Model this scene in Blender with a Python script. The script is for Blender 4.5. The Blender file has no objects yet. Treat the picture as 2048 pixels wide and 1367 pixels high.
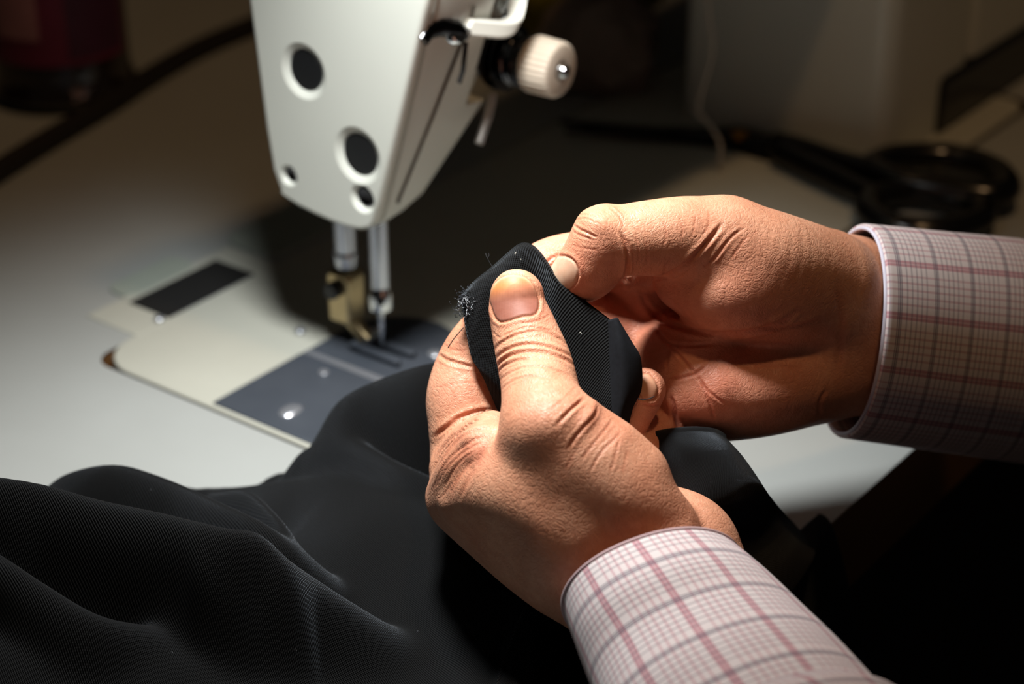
import bpy, bmesh, math, random
import numpy as np
from mathutils import Vector, Matrix

random.seed(4)
rng = np.random.default_rng(4)
COL = bpy.context.scene.collection

# ------------------------------------------------------------------ camera frame and table frame (metres)
FPX = 70 / 36 * 2048
PITCH = math.radians(28)
CAM = np.array([0.0, 0.0, 0.374])
FWD = np.array([0, math.cos(PITCH), -math.sin(PITCH)])
UPV = np.array([0, math.sin(PITCH), math.cos(PITCH)])
RGT = np.array([1.0, 0, 0])


def ray(px, py):
    return FWD + (px - 1024) / FPX * RGT + (683.5 - py) / FPX * UPV


def P(px, py, d):
    """point seen at a pixel of the photograph, at a measured distance d (m)"""
    return CAM + d * ray(px, py)


def G(px, py, z=0.0):
    r = ray(px, py)
    return CAM + (z - CAM[2]) / r[2] * r


NEEDLE = G(765, 712)
TH = math.radians(53)
BV = np.array([math.cos(TH), math.sin(TH), 0])      # along the machine bed, away from the viewer
AV = np.array([math.sin(TH), -math.cos(TH), 0])     # across the bed, towards the operator
ROTZ = TH - math.pi / 2


def W(a, b, z=0.0):
    return NEEDLE + a * AV + b * BV + np.array([0, 0, z])


# ------------------------------------------------------------------ objects
def tag(o, label=None, cat=None, group=None, kind=None):
    for k, v in (('label', label), ('category', cat), ('group', group), ('kind', kind)):
        if v:
            o[k] = v
    return o


def empty(name, loc, rz=0.0):
    o = bpy.data.objects.new(name, None)
    COL.objects.link(o)
    o.location = Vector([float(v) for v in loc])
    o.rotation_euler = (0, 0, rz)
    o.empty_display_size = 0.02
    return o


def fill_mesh(me, verts, faces):
    if isinstance(faces, np.ndarray):
        n, k = faces.shape
        me.vertices.add(len(verts)); me.vertices.foreach_set('co', np.ascontiguousarray(verts, np.float32).ravel())
        me.loops.add(n * k); me.loops.foreach_set('vertex_index', np.ascontiguousarray(faces, np.int32).ravel())
        me.polygons.add(n); me.polygons.foreach_set('loop_start', np.arange(0, n * k, k, dtype=np.int32))
        me.update(calc_edges=True)
    else:
        me.from_pydata(verts.tolist(), [], [list(map(int, f)) for f in faces])
        me.update()


def mesh_obj(name, verts, faces, m=None, parent=None, smooth=True, sharp=None, world=False):
    """verts in the local frame of `parent` (or world coordinates when world=True)"""
    me = bpy.data.meshes.new(name)
    verts = np.asarray(verts, dtype=float)
    if world and parent is not None:
        root = parent
        mats = []
        while root is not None:
            mats.append(Matrix.Translation(root.location) @ root.rotation_euler.to_matrix().to_4x4())
            root = root.parent
        M = Matrix.Identity(4)
        for x in mats:
            M = x @ M
        Mi = np.array(M.inverted())
        verts = verts @ Mi[:3, :3].T + Mi[:3, 3]
    fill_mesh(me, verts, faces)
    if smooth:
        me.polygons.foreach_set('use_smooth', [True] * len(me.polygons))
        if sharp:
            bm = bmesh.new(); bm.from_mesh(me)
            for e in bm.edges:
                if len(e.link_faces) == 2 and e.calc_face_angle(0) > math.radians(sharp):
                    e.smooth = False
            bm.to_mesh(me); bm.free()
    if m is not None:
        me.materials.append(m)
    o = bpy.data.objects.new(name, me)
    COL.objects.link(o)
    if parent is not None:
        o.parent = parent
    return o


def fix_normals(o):
    bm = bmesh.new(); bm.from_mesh(o.data)
    bmesh.ops.recalc_face_normals(bm, faces=bm.faces)
    bm.to_mesh(o.data); bm.free()
    return o


def bevel(o, w, seg=2, angle=35):
    md = o.modifiers.new('bevel', 'BEVEL')
    md.width = w; md.segments = seg; md.limit_method = 'ANGLE'; md.angle_limit = math.radians(angle)
    md.harden_normals = False
    return o


class MB:
    """collects shapes into one mesh"""
    def __init__(s):
        s.v = []; s.f = []

    def add(s, v, f):
        n = len(s.v)
        s.v += [list(map(float, x)) for x in v]
        s.f += [[i + n for i in q] for q in f]
        return s

    def box(s, lo, hi):
        (x0, y0, z0), (x1, y1, z1) = lo, hi
        v = [(x0, y0, z0), (x1, y0, z0), (x1, y1, z0), (x0, y1, z0), (x0, y0, z1), (x1, y0, z1), (x1, y1, z1), (x0, y1, z1)]
        return s.add(v, [(0, 3, 2, 1), (4, 5, 6, 7), (0, 1, 5, 4), (1, 2, 6, 5), (2, 3, 7, 6), (3, 0, 4, 7)])

    def prism(s, poly, z0, z1, axis='z', z1f=None):
        n = len(poly)
        def pt(p, z):
            if axis == 'z': return (p[0], p[1], z)
            if axis == 'y': return (p[0], z, p[1])
            return (z, p[0], p[1])
        v = [pt(p, z0) for p in poly] + [pt(p, z1) for p in poly]
        f = [list(range(n))[::-1], list(range(n, 2 * n))] + [(i, (i + 1) % n, n + (i + 1) % n, n + i) for i in range(n)]
        return s.add(v, f)

    def loft(s, rings, cap=True, closed=True):
        n = len(rings[0])
        v = [p for r in rings for p in r]
        f = []
        for k in range(len(rings) - 1):
            for i in range(n if closed else n - 1):
                j = (i + 1) % n
                f.append((k * n + i, k * n + j, (k + 1) * n + j, (k + 1) * n + i))
        if cap:
            f.append(list(range(n))[::-1]); f.append([(len(rings) - 1) * n + i for i in range(n)])
        return s.add(v, f)

    def lathe(s, prof, p0, axis, n=32):
        """profile [(along, radius)] turned about `axis` from p0"""
        ax = np.array(axis, float); ax /= np.linalg.norm(ax)
        u = np.cross(ax, [0, 0, 1.0]) if abs(ax[2]) < 0.9 else np.cross(ax, [1.0, 0, 0])
        u /= np.linalg.norm(u); w = np.cross(ax, u)
        rings = []
        for t, r in prof:
            c = np.array(p0) + ax * t
            rings.append([c + max(r, 1e-5) * (math.cos(2 * math.pi * i / n) * u + math.sin(2 * math.pi * i / n) * w) for i in range(n)])
        return s.loft(rings)

    def tube(s, pts, r, n=12):
        pts = [np.array(p, float) for p in pts]
        rs = r if hasattr(r, '__len__') else [r] * len(pts)
        rings = []
        prev = None
        for i, p in enumerate(pts):
            t = pts[min(i + 1, len(pts) - 1)] - pts[max(i - 1, 0)]
            t /= np.linalg.norm(t) + 1e-12
            if prev is None:
                u = np.cross(t, [0, 0, 1.0]) if abs(t[2]) < 0.9 else np.cross(t, [1.0, 0, 0])
            else:
                u = prev - t * (prev @ t)
            u /= np.linalg.norm(u); prev = u
            w = np.cross(t, u)
            rings.append([p + rs[i] * (math.cos(2 * math.pi * k / n) * u + math.sin(2 * math.pi * k / n) * w) for k in range(n)])
        return s.loft(rings)

    def build(s, name, m, parent=None, smooth=True, sharp=40, world=False, bev=0, seg=2):
        o = mesh_obj(name, s.v, s.f, m, parent, smooth, sharp, world)
        fix_normals(o)
        if bev:
            bevel(o, bev, seg)
        return o


def catmull(pts, n=8):
    pts = np.array(pts, float)
    q = np.vstack([2 * pts[0] - pts[1], pts, 2 * pts[-1] - pts[-2]])
    out = []
    for i in range(1, len(q) - 2):
        for k in range(n):
            t = k / n
            a, b, c, d = q[i - 1], q[i], q[i + 1], q[i + 2]
            out.append(0.5 * (2 * b + (c - a) * t + (2 * a - 5 * b + 4 * c - d) * t * t + (3 * b - a - 3 * c + d) * t ** 3))
    out.append(q[-2])
    return np.array(out)


def rrect(x0, x1, y0, y1, r, n=5):
    out = []
    for cx, cy, a0 in ((x1 - r, y0 + r, -90), (x1 - r, y1 - r, 0), (x0 + r, y1 - r, 90), (x0 + r, y0 + r, 180)):
        for k in range(n + 1):
            a = math.radians(a0 + 90 * k / n)
            out.append((cx + r * math.cos(a), cy + r * math.sin(a)))
    return out


# ------------------------------------------------------------------ materials
def lin(c):
    return tuple(((v / 255) / 12.92 if v / 255 <= 0.04045 else ((v / 255 + 0.055) / 1.055) ** 2.4) for v in c) + (1.0,)


class Mat:
    def __init__(s, name, col=(128, 128, 128), rough=0.5, metal=0.0, spec=0.5):
        s.m = bpy.data.materials.new(name)
        s.m.use_nodes = True
        s.t = s.m.node_tree
        s.p = s.t.nodes['Principled BSDF']
        s.p.inputs['Base Color'].default_value = lin(col)
        s.p.inputs['Roughness'].default_value = rough
        s.p.inputs['Metallic'].default_value = metal
        s.p.inputs['Specular IOR Level'].default_value = spec

    def n(s, typ, **kw):
        nd = s.t.nodes.new(typ)
        for k, v in kw.items():
            if k.startswith('i_'):
                nd.inputs[k[2:].replace('_', ' ')].default_value = v
            else:
                setattr(nd, k, v)
        return nd

    def l(s, a, b):
        s.t.links.new(a, b)

    def coord(s, kind='Object'):
        return s.n('ShaderNodeTexCoord').outputs[kind]

    def math(s, op, a, b=None):
        nd = s.n('ShaderNodeMath', operation=op)
        for i, v in enumerate((a, b)):
            if v is None: continue
            if isinstance(v, (int, float)): nd.inputs[i].default_value = v
            else: s.l(v, nd.inputs[i])
        return nd.outputs[0]

    def mix(s, fac, a, b):
        nd = s.n('ShaderNodeMix', data_type='RGBA')
        for sock, v in ((nd.inputs[0], fac), (nd.inputs[6], a), (nd.inputs[7], b)):
            if isinstance(v, (int, float)): sock.default_value = v
            elif isinstance(v, tuple): sock.default_value = lin(v) if len(v) == 3 else v
            else: s.l(v, sock)
        return nd.outputs[2]

    def noise(s, scale, detail=4, vec=None, rough=0.5):
        nd = s.n('ShaderNodeTexNoise')
        nd.inputs['Scale'].default_value = scale
        nd.inputs['Detail'].default_value = detail
        nd.inputs['Roughness'].default_value = rough
        s.l(vec if vec is not None else s.coord(), nd.inputs['Vector'])
        return nd.outputs['Fac']

    def ramp(s, fac, stops):
        nd = s.n('ShaderNodeValToRGB')
        el = nd.color_ramp.elements
        while len(el) < len(stops): el.new(0.5)
        for e, (p, c) in zip(el, stops):
            e.position = p
            e.color = lin(c) if isinstance(c, tuple) else (c, c, c, 1)
        s.l(fac, nd.inputs[0])
        return nd.outputs[0]

    def bump(s, h, strength=0.3, dist=0.0005, prev=None):
        nd = s.n('ShaderNodeBump')
        nd.inputs['Strength'].default_value = strength
        nd.inputs['Distance'].default_value = dist
        s.l(h, nd.inputs['Height'])
        if prev is not None: s.l(prev, nd.inputs['Normal'])
        s.l(nd.outputs[0], s.p.inputs['Normal'])
        return nd.outputs[0]

    def base(s, sock):
        s.l(sock, s.p.inputs['Base Color'])


def simple(name, col, rough=0.5, metal=0.0, var=0.06, scale=60, bump=0.0, spec=0.5):
    k = Mat(name, col, rough, metal, spec)
    nz = k.noise(scale, 5)
    dark = tuple(max(0, int(c * (1 - var))) for c in col)
    lite = tuple(min(255, int(c * (1 + var))) for c in col)
    k.base(k.mix(nz, dark, lite))
    if bump:
        k.bump(k.noise(scale * 12, 3), bump, 0.0002)
    return k.m


M_LAMINATE = Mat('table_laminate', (196, 196, 192), 0.32)
_n = M_LAMINATE.noise(9, 6)
M_LAMINATE.base(M_LAMINATE.mix(M_LAMINATE.math("SUBTRACT", M_LAMINATE.math("MULTIPLY", _n, 2.0), 0.5), (150, 153, 152), (162, 166, 166)))
M_LAMINATE.bump(M_LAMINATE.noise(900, 2), 0.06, 0.0002)
M_LAMINATE = M_LAMINATE.m
M_WOOD = Mat('table_edge_wood', (150, 104, 58), 0.55)
_w = M_WOOD.n('ShaderNodeTexWave', wave_type='BANDS', bands_direction='Z')
_w.inputs['Scale'].default_value = 160; _w.inputs['Distortion'].default_value = 3
M_WOOD.l(M_WOOD.coord(), _w.inputs['Vector'])
M_WOOD.base(M_WOOD.mix(_w.outputs['Fac'], (84, 54, 28), (120, 84, 46)))
M_WOOD = M_WOOD.m
M_ENAMEL = simple('white_enamel', (200, 203, 196), 0.28, 0, 0.02, 25, 0.03)
M_BED = simple('bed_enamel', (176, 177, 168), 0.34, 0, 0.03, 30, 0.04)
M_GREYPLATE = simple('grey_green_plate', (150, 158, 150), 0.45, 0, 0.05, 40)
M_STEEL = Mat('blued_steel', (74, 80, 92), 0.36, 0.35)
_m = M_STEEL
_m.bump(_m.noise(1500, 2), 0.05, 0.0001)
_m.base(_m.mix(_m.noise(40, 4), (66, 72, 82), (88, 94, 104)))
M_STEEL = M_STEEL.m
M_POLISH = simple('polished_steel', (188, 192, 202), 0.26, 0.75, 0.04, 80)
M_PIN = simple('satin_steel', (196, 192, 188), 0.35, 0.35, 0.04, 80)
M_CHROME = simple('chrome', (205, 208, 212), 0.09, 1.0, 0.02, 60)
M_DARKCHROME = simple('dark_chrome', (70, 70, 74), 0.14, 1.0, 0.1, 60)
M_BRASS = simple('brass', (198, 138, 58), 0.3, 1.0, 0.08, 60)
M_FOOT = simple('nickel_foot', (176, 158, 122), 0.3, 0.9, 0.08, 90)
M_RUBBER = simple('black_rubber', (14, 15, 18), 0.5, 0, 0.2, 60)
M_BLACKGLOSS = simple('black_gloss_plastic', (10, 10, 12), 0.2, 0, 0.2, 40)
M_KNOB = simple('ivory_plastic', (204, 190, 174), 0.4, 0, 0.04, 60)
M_WHITEPLASTIC = simple('white_plastic', (228, 228, 220), 0.3, 0, 0.03, 40)
M_DARKGAP = simple('dark_recess', (10, 10, 11), 0.8)
# ================================================================== room
def room():
    f = MB().box((-2.5, -1.5, -0.80), (2.5, 3.2, -0.78))
    tag(f.build('floor', simple('floor_boards', (40, 34, 30), 0.7, 0, 0.2, 6), smooth=False), kind='structure')
    w = MB().box((-2.5, 3.2, -0.80), (2.5, 3.3, 1.9))
    tag(w.build('wall_back', simple('wall_paint', (70, 62, 52), 0.9, 0, 0.1, 4), smooth=False), kind='structure')
    w = MB().box((-2.6, -1.5, -0.80), (-2.5, 3.3, 1.9))
    tag(w.build('wall_left', simple('wall_paint_left', (70, 62, 52), 0.9, 0, 0.1, 4), smooth=False), kind='structure')


room()

# ================================================================== table (with the machine cut-out)
BED_FRONT = 0.089
bed_poly = []
# corner radii: rear-left large rounded corner
def arc(cx, cy, r, a0, a1, n=8):
    return [(cx + r * math.cos(math.radians(a0 + (a1 - a0) * k / n)), cy + r * math.sin(math.radians(a0 + (a1 - a0) * k / n))) for k in range(n + 1)]

bed_poly = arc(-0.0705, -0.0500, 0.0200, 180, 270) + arc(BED_FRONT - 0.012, -0.058, 0.012, 270, 360) + \
    arc(BED_FRONT - 0.012, 0.398, 0.012, 0, 90) + arc(-0.077, 0.398, 0.012, 90, 180)
# fix: left end sits at b=-0.069 all along
bed_poly = [(a, min(b, 0.41)) for a, b in bed_poly]
for i, (a, b) in enumerate(bed_poly):
    pass
hole_poly = arc(-0.0800, -0.0620, 0.0095, 180, 270) + arc(BED_FRONT - 0.006, -0.0655, 0.006, 270, 360) + \
    arc(BED_FRONT - 0.008, 0.402, 0.012, 0, 90) + arc(-0.080, 0.402, 0.012, 90, 180)
TA0, TA1, TB0, TB1, TT = -0.55, 0.200, -0.30, 0.95, 0.035


def table():
    t = empty('sewing_table', W(0, 0, -0.78), ROTZ)
    tag(t, 'pale laminate sewing machine table with a bare wooden edge', 'table')
    zt, zb = 0.78, 0.78 - TT
    bm = bmesh.new()
    outer = [(TA0, TB0), (TA1, TB0), (TA1, TB1), (TA0, TB1)]
    edges = []
    for poly in (outer, hole_poly):
        vs = [bm.verts.new((a, b, zt)) for a, b in poly]
        for i in range(len(vs)):
            edges.append(bm.edges.new((vs[i], vs[(i + 1) % len(vs)])))
    bmesh.ops.triangle_fill(bm, use_beauty=True, use_dissolve=False, edges=edges)
    # drop anything filled inside the hole
    ha = [p[0] for p in hole_poly]; hb = [p[1] for p in hole_poly]
    def inside(x, y):
        c = False; n = len(hole_poly)
        for i in range(n):
            x1, y1 = hole_poly[i]; x2, y2 = hole_poly[(i + 1) % n]
            if (y1 > y) != (y2 > y) and x < (x2 - x1) * (y - y1) / (y2 - y1) + x1: c = not c
        return c
    kill = [f for f in bm.faces if inside(f.calc_center_median().x, f.calc_center_median().y)]
    bmesh.ops.delete(bm, geom=kill, context='FACES_ONLY')
    me = bpy.data.meshes.new('table_top'); bm.to_mesh(me); bm.free()
    me.materials.append(M_LAMINATE)
    o = bpy.data.objects.new('table_top', me); COL.objects.link(o); o.parent = t
    fix_normals(o)
    if o.data.polygons[0].normal.z < 0:
        o.data.flip_normals()
    # wooden core: outside faces, hole walls, underside
    m = MB()
    n = 4
    z2 = zt - 0.0008
    v = [(a, b, z2) for a, b in outer] + [(a, b, zb) for a, b in outer]
    m.add(v, [(i, (i + 1) % n, n + (i + 1) % n, n + i) for i in range(n)])
    h = len(hole_poly)
    v = [(a, b, z2) for a, b in hole_poly] + [(a, b, zb) for a, b in hole_poly]
    m.add(v, [(i, n_, h + n_, h + i) for i in range(h) for n_ in [(i + 1) % h]])
    m.build('edge_band', M_WOOD, t, smooth=False)
    m = MB()
    m.box((TA0, TB0, zb - 0.002), (TA1, TB1, zb))
    m.build('underside', M_WOOD, t, smooth=False)
    for a, b in ((TA0 + 0.06, TB0 + 0.08), (TA1 - 0.06, TB0 + 0.08), (TA0 + 0.06, TB1 - 0.08), (TA1 - 0.06, TB1 - 0.08)):
        MB().box((a - 0.02, b - 0.02, 0), (a + 0.02, b + 0.02, zb - 0.002)).build('leg', M_DARKGAP, t, bev=0.002)
    return t


table()

# ================================================================== sewing machine
SM = empty('sewing_machine', W(0, 0, -0.034), ROTZ)
tag(SM, 'white industrial lockstitch sewing machine sunk into the pale table', 'sewing machine')
Z0 = 0.034
def mz(poly, z0, z1): return MB().prism(poly, z0 + Z0, z1 + Z0)


def machine():
    # --- bed, with the slot behind for the hinge
    m = MB()
    m.prism(bed_poly, Z0 - 0.030, Z0 + 0.0006)
    bed = m.build('bed', M_BED, SM, bev=0.0008)
    # rear flange with hinge recess
    fl = MB()
    fl.prism([(-0.119, -0.047), (-0.0885, -0.047), (-0.0885, -0.0285), (-0.119, -0.0285)], Z0 - 0.002, Z0 + 0.0008)
    fl.prism([(-0.119, -0.0285), (-0.1135, -0.0285), (-0.1135, 0.0225), (-0.119, 0.0225)], Z0 - 0.002, Z0 + 0.0008)
    fl.prism([(-0.119, 0.0225), (-0.0885, 0.0225), (-0.0885, 0.036), (-0.119, 0.036)], Z0 - 0.002, Z0 + 0.0008)
    fl.build('hinge_plate', M_BED, SM, bev=0.0005)
    MB().prism(rrect(-0.131, -0.1155, -0.026, 0.014, 0.006), Z0, Z0 + 0.0014).build('hinge_cover', M_GREYPLATE, SM, bev=0.0004)
    MB().box((-0.1135, -0.0285, Z0 - 0.0005), (-0.0912, 0.0225, Z0 + 0.0009)).build('hinge_slot', M_DARKGAP, SM, smooth=False)
    MB().prism(rrect(-0.126, -0.094, 0.038, 0.130, 0.009), Z0, Z0 + 0.0016).build('rear_cover', M_GREYPLATE, SM, bev=0.0005)
    # --- slide plate, polished strip, needle plate
    z = Z0 + 0.0006
    MB().box((-0.0262, -0.0682, z - 0.002), (0.0262, -0.0185, z + 0.0007)).build('slide_plate', M_STEEL, SM, bev=0.0005)
    MB().box((-0.0258, -0.0183, z - 0.002), (0.0258, -0.0148, z + 0.0009)).build('polished_strip', M_POLISH, SM, bev=0.0004)
    npoly = [(-0.0258, -0.0146), (0.0258, -0.0146), (0.0258, 0.008)] + arc(0, 0.008, 0.0258, 0, 180, 20)[1:]
    MB().prism(npoly, z - 0.002, z + 0.0007).build('needle_plate', M_STEEL, SM, bev=0.0004)
    # finger dimple (polished inset) in the slide plate, screws
    d = MB(); cx, cy = 0.0018, -0.0552
    prof = [(0.0002, 0.0062), (0.0013, 0.0050), (0.0017, 0.0025), (0.0018, 0.0002)]
    n = 24; rings = []
    for h, r in prof:
        rings.append([(cx + r * 0.62 * math.cos(2 * math.pi * k / n), cy + r * 0.85 * math.sin(2 * math.pi * k / n), z + 0.0006 + h * 0.7) for k in range(n)])
    d.loft(rings).build('finger_tab', M_POLISH, SM)
    for a, b, r in ((-0.0075, -0.0262, 0.0022), (-0.0386, -0.0056, 0.0022), (0.017, 0.012, 0.003), (-0.017, 0.012, 0.003), (-0.0915, -0.0325, 0.0022)):
        s = MB().lathe([(0, r), (0.0007, r), (0.0012, r * 0.8), (0.0013, 0)], (a, b, z + 0.0006), (0, 0, 1), 20)
        s.build('plate_screw', M_POLISH, SM)
    # feed dog rows
    fd = MB()
    for a in (-0.004, 0.004):
        for k in range(9):
            fd.box((-0.008 + k * 0.002, a - 0.0012, z + 0.0006), (-0.0070 + k * 0.002, a + 0.0012, z + 0.0014))
    fd.build('feed_dog', M_STEEL, SM)

    # --- head casting: rounded sections stacked in z
    def aL(z): return np.interp(z, [0.064, 0.068, 0.071, 0.078, 0.096, 0.144, 0.30], [-0.006, -0.0195, -0.029, -0.0325, -0.035, -0.0395, -0.047])
    def aR(z): return np.interp(z, [0.064, 0.068, 0.072, 0.106, 0.1436, 0.1606, 0.30], [0.011, 0.0165, 0.0180, 0.0287, 0.040, 0.045, 0.050])
    def bM(z): return np.interp(z, [0.064, 0.068, 0.073, 0.1045, 0.1060, 0.145, 0.30], [-0.012, -0.004, 0.008, 0.033, 0.0215, 0.0225, 0.024])
    rings = []
    for zz in [0.0655, 0.0668, 0.069, 0.073, 0.080, 0.09, 0.10, 0.1045, 0.1060, 0.11, 0.12, 0.13, 0.14, 0.16, 0.18, 0.22, 0.26]:
        rings.append([(a, b, zz + Z0) for a, b in rrect(aL(zz) + 0.001, aR(zz) - 0.0005, -0.0165, bM(zz), 0.003, 4)])
    MB().loft(rings).build('head', M_ENAMEL, SM, sharp=60)
    # recessed casting behind, where the tension assembly sits
    rings = []
    for zz, b1 in ((0.1035, 0.030), (0.107, 0.036), (0.12, 0.046), (0.138, 0.056), (0.146, 0.062), (0.26, 0.062)):
        rings.append([(a, b, zz + Z0) for a, b in rrect(-0.036, 0.0205, 0.0, b1, 0.004, 4)])
    MB().loft(rings).build('head_recess', M_ENAMEL, SM, sharp=60)
    # --- face plate: its outline follows the head, rounded front edge
    def outline(off):
        zs = np.concatenate([np.linspace(0.071, 0.26, 24)])
        left = [(aL(q) + off, q) for q in zs[::-1]]
        bot = [(-0.0285, 0.0695), (-0.0265, 0.0685), (-0.0195, 0.0668), (-0.012, 0.0658), (-0.0045, 0.0650), (0.004, 0.0648), (0.0105, 0.0655), (0.0150, 0.0675)]
        bot = [(a, q + off * 0.8) for a, q in bot]
        right = [(aR(q) - off, q) for q in zs]
        return left + bot + right
    rr = []
    for b, off in ((-0.0160, 0.0), (-0.0200, 0.0), (-0.0209, 0.0002), (-0.0216, 0.0006), (-0.0220, 0.0012), (-0.0222, 0.0020)):
        rr.append([(a, b, q + Z0) for a, q in outline(off)])
    holes = [(-0.0138, 0.1222, 0.0078), (0.0108, 0.0955, 0.0080), (-0.0240, 0.0787, 0.0031), (0.0124, 0.0790, 0.0042)]
    fm = MB().loft(rr, cap=False)
    # back of the plate
    nb = len(rr[0]); fm.add(rr[0], [list(range(nb))])
    # front sheet with round openings, then the countersinks
    bm = bmesh.new(); edges = []
    loops = [[(a, z) for a, b, z in rr[-1]]]
    NH = 40
    for a, q, r in holes:
        loops.append([(a + r * 1.38 * math.cos(2 * math.pi * k / NH), q + Z0 + r * 1.38 * math.sin(2 * math.pi * k / NH)) for k in range(NH)])
    # keep openings inside the sheet
    for lp in loops:
        vs = [bm.verts.new((a, -0.0222, z)) for a, z in lp]
        for k in range(len(vs)): edges.append(bm.edges.new((vs[k], vs[(k + 1) % len(vs)])))
    bmesh.ops.triangle_fill(bm, use_beauty=True, use_dissolve=False, edges=edges)
    bm.verts.index_update()
    kill = []
    for fc in bm.faces:
        c = fc.calc_center_median()
        if any((c.x - a) ** 2 + (c.z - q - Z0) ** 2 < (r * 1.36) ** 2 for a, q, r in holes): kill.append(fc)
    bmesh.ops.delete(bm, geom=kill, context='FACES_ONLY')
    bm.verts.index_update()
    fm.add([v.co[:] for v in bm.verts], [[v.index for v in fc.verts] for fc in bm.faces])
    bm.free()
    for a, q, r in holes:
        cr = []
        for dp, k_ in ((0, 1.38), (.00025, 1.33), (.0007, 1.2), (.0013, 1.07), (.0016, 1.02), (.0045, 1.0)):
            cr.append([(a + r * k_ * math.cos(2 * math.pi * k / NH), -0.0222 + dp, q + Z0 + r * k_ * math.sin(2 * math.pi * k / NH)) for k in range(NH)])
        fm.loft(cr, cap=False)
    fp = mesh_obj('face_plate', fm.v, fm.f, M_ENAMEL, SM)
    bm = bmesh.new(); bm.from_mesh(fp.data)
    bmesh.ops.remove_doubles(bm, verts=bm.verts, dist=1e-6)
    bmesh.ops.recalc_face_normals(bm, faces=bm.faces)
    for fc in bm.faces:
        if abs(fc.normal.y) > 0.995: fc.smooth = False
    bm.to_mesh(fp.data); bm.free()
    for a, q, r in holes[:2]:
        MB().lathe([(0, r * 1.0), (-0.0016, r * 1.0), (-0.0021, r * 0.93), (-0.0023, 0)], (a, -0.0188, q + Z0), (0, 1, 0), 36).build('rubber_plug', M_RUBBER, SM)
    for a, q, r in holes[2:]:
        MB().lathe([(0, r * 0.98), (-0.0012, r * 0.98), (-0.0016, r * 0.8), (-0.0012, r * 0.5), (-0.0012, 0)], (a, -0.0190, q + Z0), (0, 1, 0), 28).build('face_screw', M_DARKCHROME, SM)
    # raised badge panel edge at the top of the face plate
    MB().prism(rrect(-0.012, 0.0275, 0.1665, 0.205, 0.004), -0.0230, -0.0215, 'y').build('face_panel', M_ENAMEL, SM, bev=0.0006).location = (0, 0, Z0)
    # seam on the front side of the head
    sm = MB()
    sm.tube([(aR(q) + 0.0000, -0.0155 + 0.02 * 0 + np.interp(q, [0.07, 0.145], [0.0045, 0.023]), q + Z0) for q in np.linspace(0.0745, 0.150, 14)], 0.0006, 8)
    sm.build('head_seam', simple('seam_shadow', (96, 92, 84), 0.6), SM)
    # --- arm, pillar
    def arm_ring(b, zb, zt, a0, a1, r): return [(a, b, q + Z0) for a, q in rrect(a0, a1, zb, zt, r, 6)]
    rings = [arm_ring(0.04, 0.150, 0.26, -0.040, 0.046, 0.012), arm_ring(0.075, 0.158, 0.26, -0.040, 0.046, 0.014), arm_ring(0.20, 0.152, 0.262, -0.043, 0.050, 0.016), arm_ring(0.295, 0.130, 0.27, -0.045, 0.060, 0.018)]
    MB().loft(rings).build('arm', M_ENAMEL, SM, sharp=60)
    rings = [[(a, b, q + Z0) for a, b in rrect(-0.046, 0.070, 0.285, 0.375, r, 6)] for q, r in ((0.0006, 0.010), (0.13, 0.010), (0.24, 0.010), (0.27, 0.010))]
    MB().loft(rings).build('pillar', M_ENAMEL, SM, sharp=60)

    # --- rear of the pillar: body over a black base strip, label, hand wheel
    rings = [[(a, b, q + Z0) for a, b in rrect(-0.040, 0.0695, 0.376, 0.505, 0.006, 5)] for q in (0.030, 0.12, 0.24, 0.27)]
    MB().loft(rings).build('rear_body', M_ENAMEL, SM, sharp=60)
    MB().box((-0.040, 0.340, Z0 + 0.0008), (0.0725, 0.515, Z0 + 0.030)).build('black_base', M_BLACKGLOSS, SM, bev=0.003)
    MB().box((0.0690, 0.395, Z0 + 0.098), (0.0705, 0.440, Z0 + 0.112)).build('white_label', M_WHITEPLASTIC, SM, bev=0.0003)
    MB().lathe([(0, 0.030), (0.001, 0.074), (0.006, 0.078), (0.026, 0.078), (0.032, 0.074), (0.033, 0.04), (0.040, 0.03), (0.041, 0)], (0.012, 0.510, 0.19 + Z0), (0, 1, 0), 48).build('hand_wheel', M_BLACKGLOSS, SM)

    # --- presser bar and foot
    def bar(name, a, b, z0, z1, r, mat, prof=None):
        return MB().lathe(prof or [(0, r), (z1 - z0, r)], (a, b, z0 + Z0), (0, 0, 1), 28).build(name, mat, SM)
    pa, pb = -0.0185, 0.0015
    bar('presser_bar', pa, pb, 0.0395, 0.075, 0.0043, M_POLISH)
    bar('presser_collar', pa, pb, 0.033, 0.0405, 0.0047, M_POLISH, [(0, 0.0030), (0.001, 0.0043), (0.0045, 0.0047), (0.0062, 0.0050), (0.0075, 0.0043)])
    f = MB()
    f.prism([(pa - 0.0055, 0.0105), (pa + 0.0055, 0.0105), (pa + 0.0060, 0.030), (pa + 0.0050, 0.0325), (pa - 0.0050, 0.0325), (pa - 0.0060, 0.030)], pb - 0.0058, pb + 0.0042, 'y')
    for i, v in enumerate(f.v): f.v[i] = [v[0], v[1], v[2] + Z0]
    f.build('presser_shank', M_FOOT, SM, bev=0.0012)
    MB().lathe([(0, 0.0018), (0.001, 0.0034), (0.004, 0.0036), (0.0046, 0.003), (0.0047, 0)], (pa - 0.001, pb - 0.0050, 0.0255 + Z0), (0, -1, 0), 20).build('presser_screw', M_RUBBER, SM)
    # lower shank bending to the needle, hinge pin and sole
    s = MB().tube([(pa + 0.001, pb, 0.012 + Z0), (pa + 0.004, pb - 0.0005, 0.009 + Z0), (pa + 0.0085, pb - 0.001, 0.006 + Z0), (pa + 0.011, pb - 0.001, 0.0045 + Z0)], [0.0036, 0.0034, 0.0030, 0.0028], 12)
    s.build('foot_neck', M_FOOT, SM)
    so = MB()
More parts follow.
